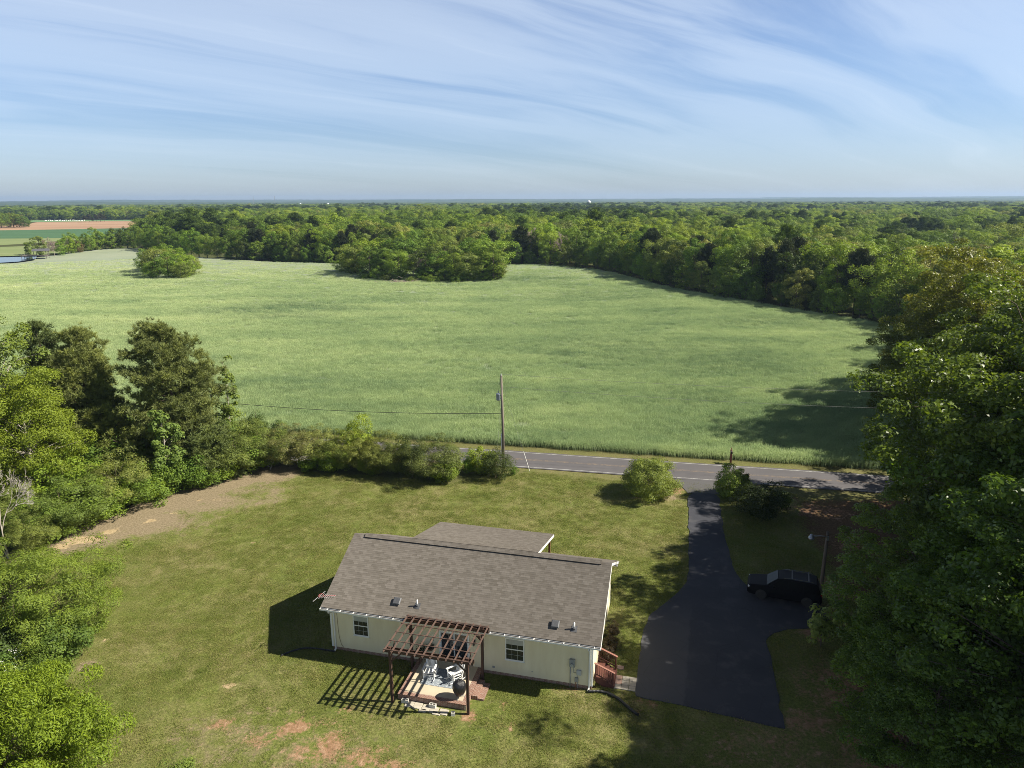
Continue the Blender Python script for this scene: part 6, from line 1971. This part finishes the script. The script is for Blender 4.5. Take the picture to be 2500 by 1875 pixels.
for sy in (-1, 1):
    for xa, xb, xa2, xb2 in ((-2.0, -1.28, -1.95, -1.28), (-1.20, -.28, -1.20, -.28), (-.20, .80, -.20, .32)):
        y0, y1 = sy * .903, sy * .742
        yt = lambda z: y0 + (y1 - y0) * (z - 1.06) / .70
        MB().add([(xa, yt(1.14) + sy * .012, 1.14), (xb, yt(1.14) + sy * .012, 1.14), (xb2, yt(1.66) + sy * .012, 1.66), (xa2, yt(1.66) + sy * .012, 1.66), (xa, yt(1.14) - sy * .012, 1.14), (xb, yt(1.14) - sy * .012, 1.14), (xb2, yt(1.66) - sy * .012, 1.66), (xa2, yt(1.66) - sy * .012, 1.66)],
                 [(0, 1, 2, 3), (7, 6, 5, 4), (0, 4, 5, 1), (1, 5, 6, 2), (2, 6, 7, 3), (3, 7, 4, 0)]).build('window', M['carglass'], car)
    MB().tube([(-1.9, sy * .66, 1.80), (-1.8, sy * .66, 1.87), (-.1, sy * .66, 1.87), (.05, sy * .66, 1.80)], .018, 6).build('roof_rail', pbr('chrome', (.55, .55, .57), .15, metal=1.0) if 'chrome' not in bpy.data.materials else bpy.data.materials['chrome'], car)
    mr = MB().box((.62, sy * .94 - .02 if sy > 0 else sy * .94 - .18, 1.10), (.78, sy * .94 + .18 if sy > 0 else sy * .94 + .02, 1.26)).build('mirror', paint_, car, bevel=.03)
    MB().box((2.28, sy * .74 - .14, .78), (2.462, sy * .74 + .14, .90)).build('headlight', pbr('lamp_glass', (.6, .62, .65), .08) if 'lamp_glass' not in bpy.data.materials else bpy.data.materials['lamp_glass'], car, bevel=.03)
    MB().box((-2.53, sy * .76 - .08, .85), (-2.38, sy * .76 + .08, 1.05)).build('tail_light', pbr('tail_red', (.25, .01, .01), .15) if 'tail_red' not in bpy.data.materials else bpy.data.materials['tail_red'], car, bevel=.02)
    for xw in (1.52, -1.55):
        wl = MB().lathe([(.27, -.12), (.36, -.12), (.39, -.08), (.39, .08), (.36, .12), (.27, .12)], 28, (xw, sy * .90, .39), 'Y').build('wheel', pbr('tyre_rubber', (.02, .02, .02), .85) if 'tyre_rubber' not in bpy.data.materials else bpy.data.materials['tyre_rubber'], car, True)
        rm = MB()
        yo = sy * 1.005
        for a in range(5):
            t_ = a * 2 * PI / 5
            rm.bar((xw, yo, .39), (xw + .26 * math.cos(t_), yo, .39 + .26 * math.sin(t_)), .05, .02, (0, 1, 0))
        rm.tube([(xw + .265 * math.cos(a), yo, .39 + .265 * math.sin(a)) for a in np.linspace(0, 2 * PI, 24)], .018, 6)
        rm.build('rim', bpy.data.materials['chrome'], wl)
MB().add([(.46, -.66, 1.70), (.46, .66, 1.70), (1.17, .78, 1.135), (1.17, -.78, 1.135), (.44, -.66, 1.68), (.44, .66, 1.68), (1.14, .78, 1.115), (1.14, -.78, 1.115)], [(0, 3, 2, 1), (4, 5, 6, 7), (0, 1, 5, 4), (1, 2, 6, 5), (2, 3, 7, 6), (3, 0, 4, 7)]).build('windshield', M['carglass'], car).location = (.02, 0, .03)
MB().box((2.44, -.50, .55), (2.515, .50, .74)).build('grille', M['black'], car)
MB().box((-1.6, -.70, 1.855), (-1.52, .70, 1.885)).box((-.5, -.70, 1.855), (-.42, .70, 1.885)).build('crossbar', M['black'], car)

# ------------------------------------------------------------------ yard light, utility pole, wires, mailbox
polem = pbr('pole_wood', (.105, .085, .068), .9, var=.3, scale=5, bump=.4, bscale=20, stretch=(1, 1, .15))
polel = pbr('pole_wood_pale', (.19, .16, .13), .9, var=.35, scale=4, bump=.4, bscale=20, stretch=(1, 1, .12))
alum = pbr('lamp_aluminium', (.28, .30, .34), .35, metal=.6)
lp = thing('yard_light', 'dark wooden pole with an aluminium lamp arm beside the parked car', 'street lamp', (21.75, 44.95, 0), 0)
MB().tube([(0, 0, -.3), (0, .02, 3), (.03, .05, 5.75)], [.14, .125, .10], 12).build('pole', polem, lp, True)
MB().tube([(0, -.11, 5.35), (-.15, -.16, 5.52), (-.55, -.22, 5.60), (-1.05, -.26, 5.60)], .028, 8).build('arm', alum, lp, True)
MB().box((-.06, -.15, 5.2), (.06, -.08, 5.5)).build('bracket', alum, lp)
MB().lathe([(.05, .16), (.11, .12), (.13, .02), (.20, -.05), (.22, -.13), (.17, -.20), (.06, -.22)], 18, (-1.22, -.27, 5.58)).build('lamp_head', alum, lp, True)
up = thing('utility_pole', 'weathered wooden utility pole with a grey transformer by the road', 'utility pole', (-1.01, 75.35, 0), 0)
MB().tube([(.0, 0, -.3), (-.03, 0, 4), (-.16, .0, 9.55)], [.17, .15, .115], 12).build('pole', polel, up, True)
tb = pbr('transformer_grey', (.25, .29, .36), .4)
tr_ = MB().lathe([(.02, 6.72), (.20, 6.74), (.235, 6.80), (.235, 7.44), (.25, 7.46), (.22, 7.50), (.02, 7.55)], 18, (-.50, 0, 0)).build('transformer', tb, up, True)
MB().lathe([(.05, 7.5), (.07, 7.58), (.045, 7.62), (.07, 7.68), (.03, 7.80)], 10, (-.50, 0, 0)).build('bushing', pbr('porcelain', (.45, .45, .45), .3), tr_, True)
MB().box((-.30, -.05, 6.9), (-.10, .05, 7.0)).box((-.30, -.05, 7.25), (-.10, .05, 7.35)).build('bracket', tb, up)
MB().lathe([(.03, 9.5), (.06, 9.56), (.04, 9.62), (.06, 9.68), (.02, 9.76)], 10, (-.18, 0, 0)).build('insulator', pbr('insulator_white', (.6, .6, .62), .3), up, True)
MB().tube([(-.17, -.10, -.1), (-.19, -.10, 2.9)], .04, 8).build('conduit', M['pvc'], up, True)
MB().tube([(-.22, -.12, 2.9), (-.24, -.10, 5.5), (-.40, -.05, 6.75)], .014, 6).tube([(-.5, 0, 7.80), (-.35, 0, 8.6), (-.18, 0, 9.6)], .010, 6).build('cable', M['black'], up, True)


def wire(p, q, sag, r, label, m_, group=None):
    p, q = Vector(p), Vector(q)
    pts = [p.lerp(q, t) - Vector((0, 0, sag * 4 * t * (1 - t))) for t in np.linspace(0, 1, 25)]
    tag(MB().tube(pts, r, 5).build('overhead_wire', m_), label, 'power line', group)


wg = pbr('wire_grey', (.20, .205, .19), .6)
wire((-1.13, 75.3, 5.25), (-48, 84.5, 5.6), .9, .028, 'single black cable running left from the utility pole', M['black'])
wire((-1.19, 75.3, 9.7), (66, 62.2, 10.6), .7, .012, 'upper thin wire running right from the pole top over the field edge', wg, 'wires running right from the utility pole')
wire((-1.12, 75.3, 8.3), (66, 62.2, 8.9), .8, .012, 'lower thin wire running right from the utility pole', wg, 'wires running right from the utility pole')
for top, foot, lb, ym in (((-1.1, 75.2, 8.6), at(1070, 1035), 'guy wire with tan marker sleeve in front of the round cedar', pbr('guy_sleeve_tan', (.48, .33, .18), .6)), ((-1.0, 75.2, 8.4), at(1145, 1020), 'guy wire with white marker sleeve crossing the road verge', pbr('guy_sleeve_white', (.7, .7, .66), .5))):
    g = thing('guy_wire', lb, 'guy wire', (*foot, 0), 0, 'guy wires of the utility pole')
    d = Vector(top) - Vector((*foot, 0))
    MB().tube([(0, 0, -.05), tuple(d)], .008, 5).build('cable', wg, g)
    u_ = d.normalized()
    MB().tube([tuple(u_ * .15), tuple(u_ * 2.3)], .028, 6).build('sleeve', ym, g)
mp = at(1578, 1001)
mbx = thing('mailbox', 'reddish brown post with a mailbox on the far verge of the road', 'mailbox', (*mp, 0), math.atan(ROAD_K))
rp = pbr('red_brown_post', (.20, .065, .045), .8, var=.2)
MB().box((-.10, -.10, -.1), (.10, .10, 1.45)).build('post', rp, mbx, bevel=.01)
MB().bar((0, -.35, 1.18), (0, .30, 1.18), .10, .09).bar((0, -.30, 1.14), (0, -.05, .78), .07, .07).build('arm', rp, mbx)
bx_ = MB()
prof = [(-.10, 0), (.10, 0)] + [(.10 * math.cos(a), .13 + .10 * math.sin(a)) for a in np.linspace(0, PI, 9)]
n_ = len(prof)
bx_.add([(x, -.42, 1.25 + z) for x, z in prof] + [(x, .10, 1.25 + z) for x, z in prof], [tuple(range(n_)), tuple(range(n_, 2 * n_))[::-1]] + [((k + 1) % n_, k, n_ + k, n_ + (k + 1) % n_) for k in range(n_)])
bo = bx_.build('box', pbr('mailbox_dark', (.05, .035, .035), .4), mbx)
MB().box((.105, -.30, 1.36), (.115, -.26, 1.56)).box((.105, -.30, 1.50), (.115, -.18, 1.56)).build('flag', pbr('flag_red', (.4, .05, .04), .5), mbx)
MB().lathe([(.11, 1.45), (.12, 1.49), (.02, 1.60), (.05, 1.68), (.015, 1.80)], 10, (0, .16, 0)).build('finial', rp, mbx, True)

# ------------------------------------------------------------------ the air between here and the skyline
m, N, L, out = mat('haze_air')
pv = N('ShaderNodeVolumePrincipled', ins={'Color': (.50, .70, 1.0, 1), 'Density': HAZE, 'Anisotropy': .2})
L(pv.outputs[0], out.inputs['Volume'])
tag(MB().box((-12700, -12700, -2.5), (12700, 12700, 118)).build('haze', m), kind='stuff')
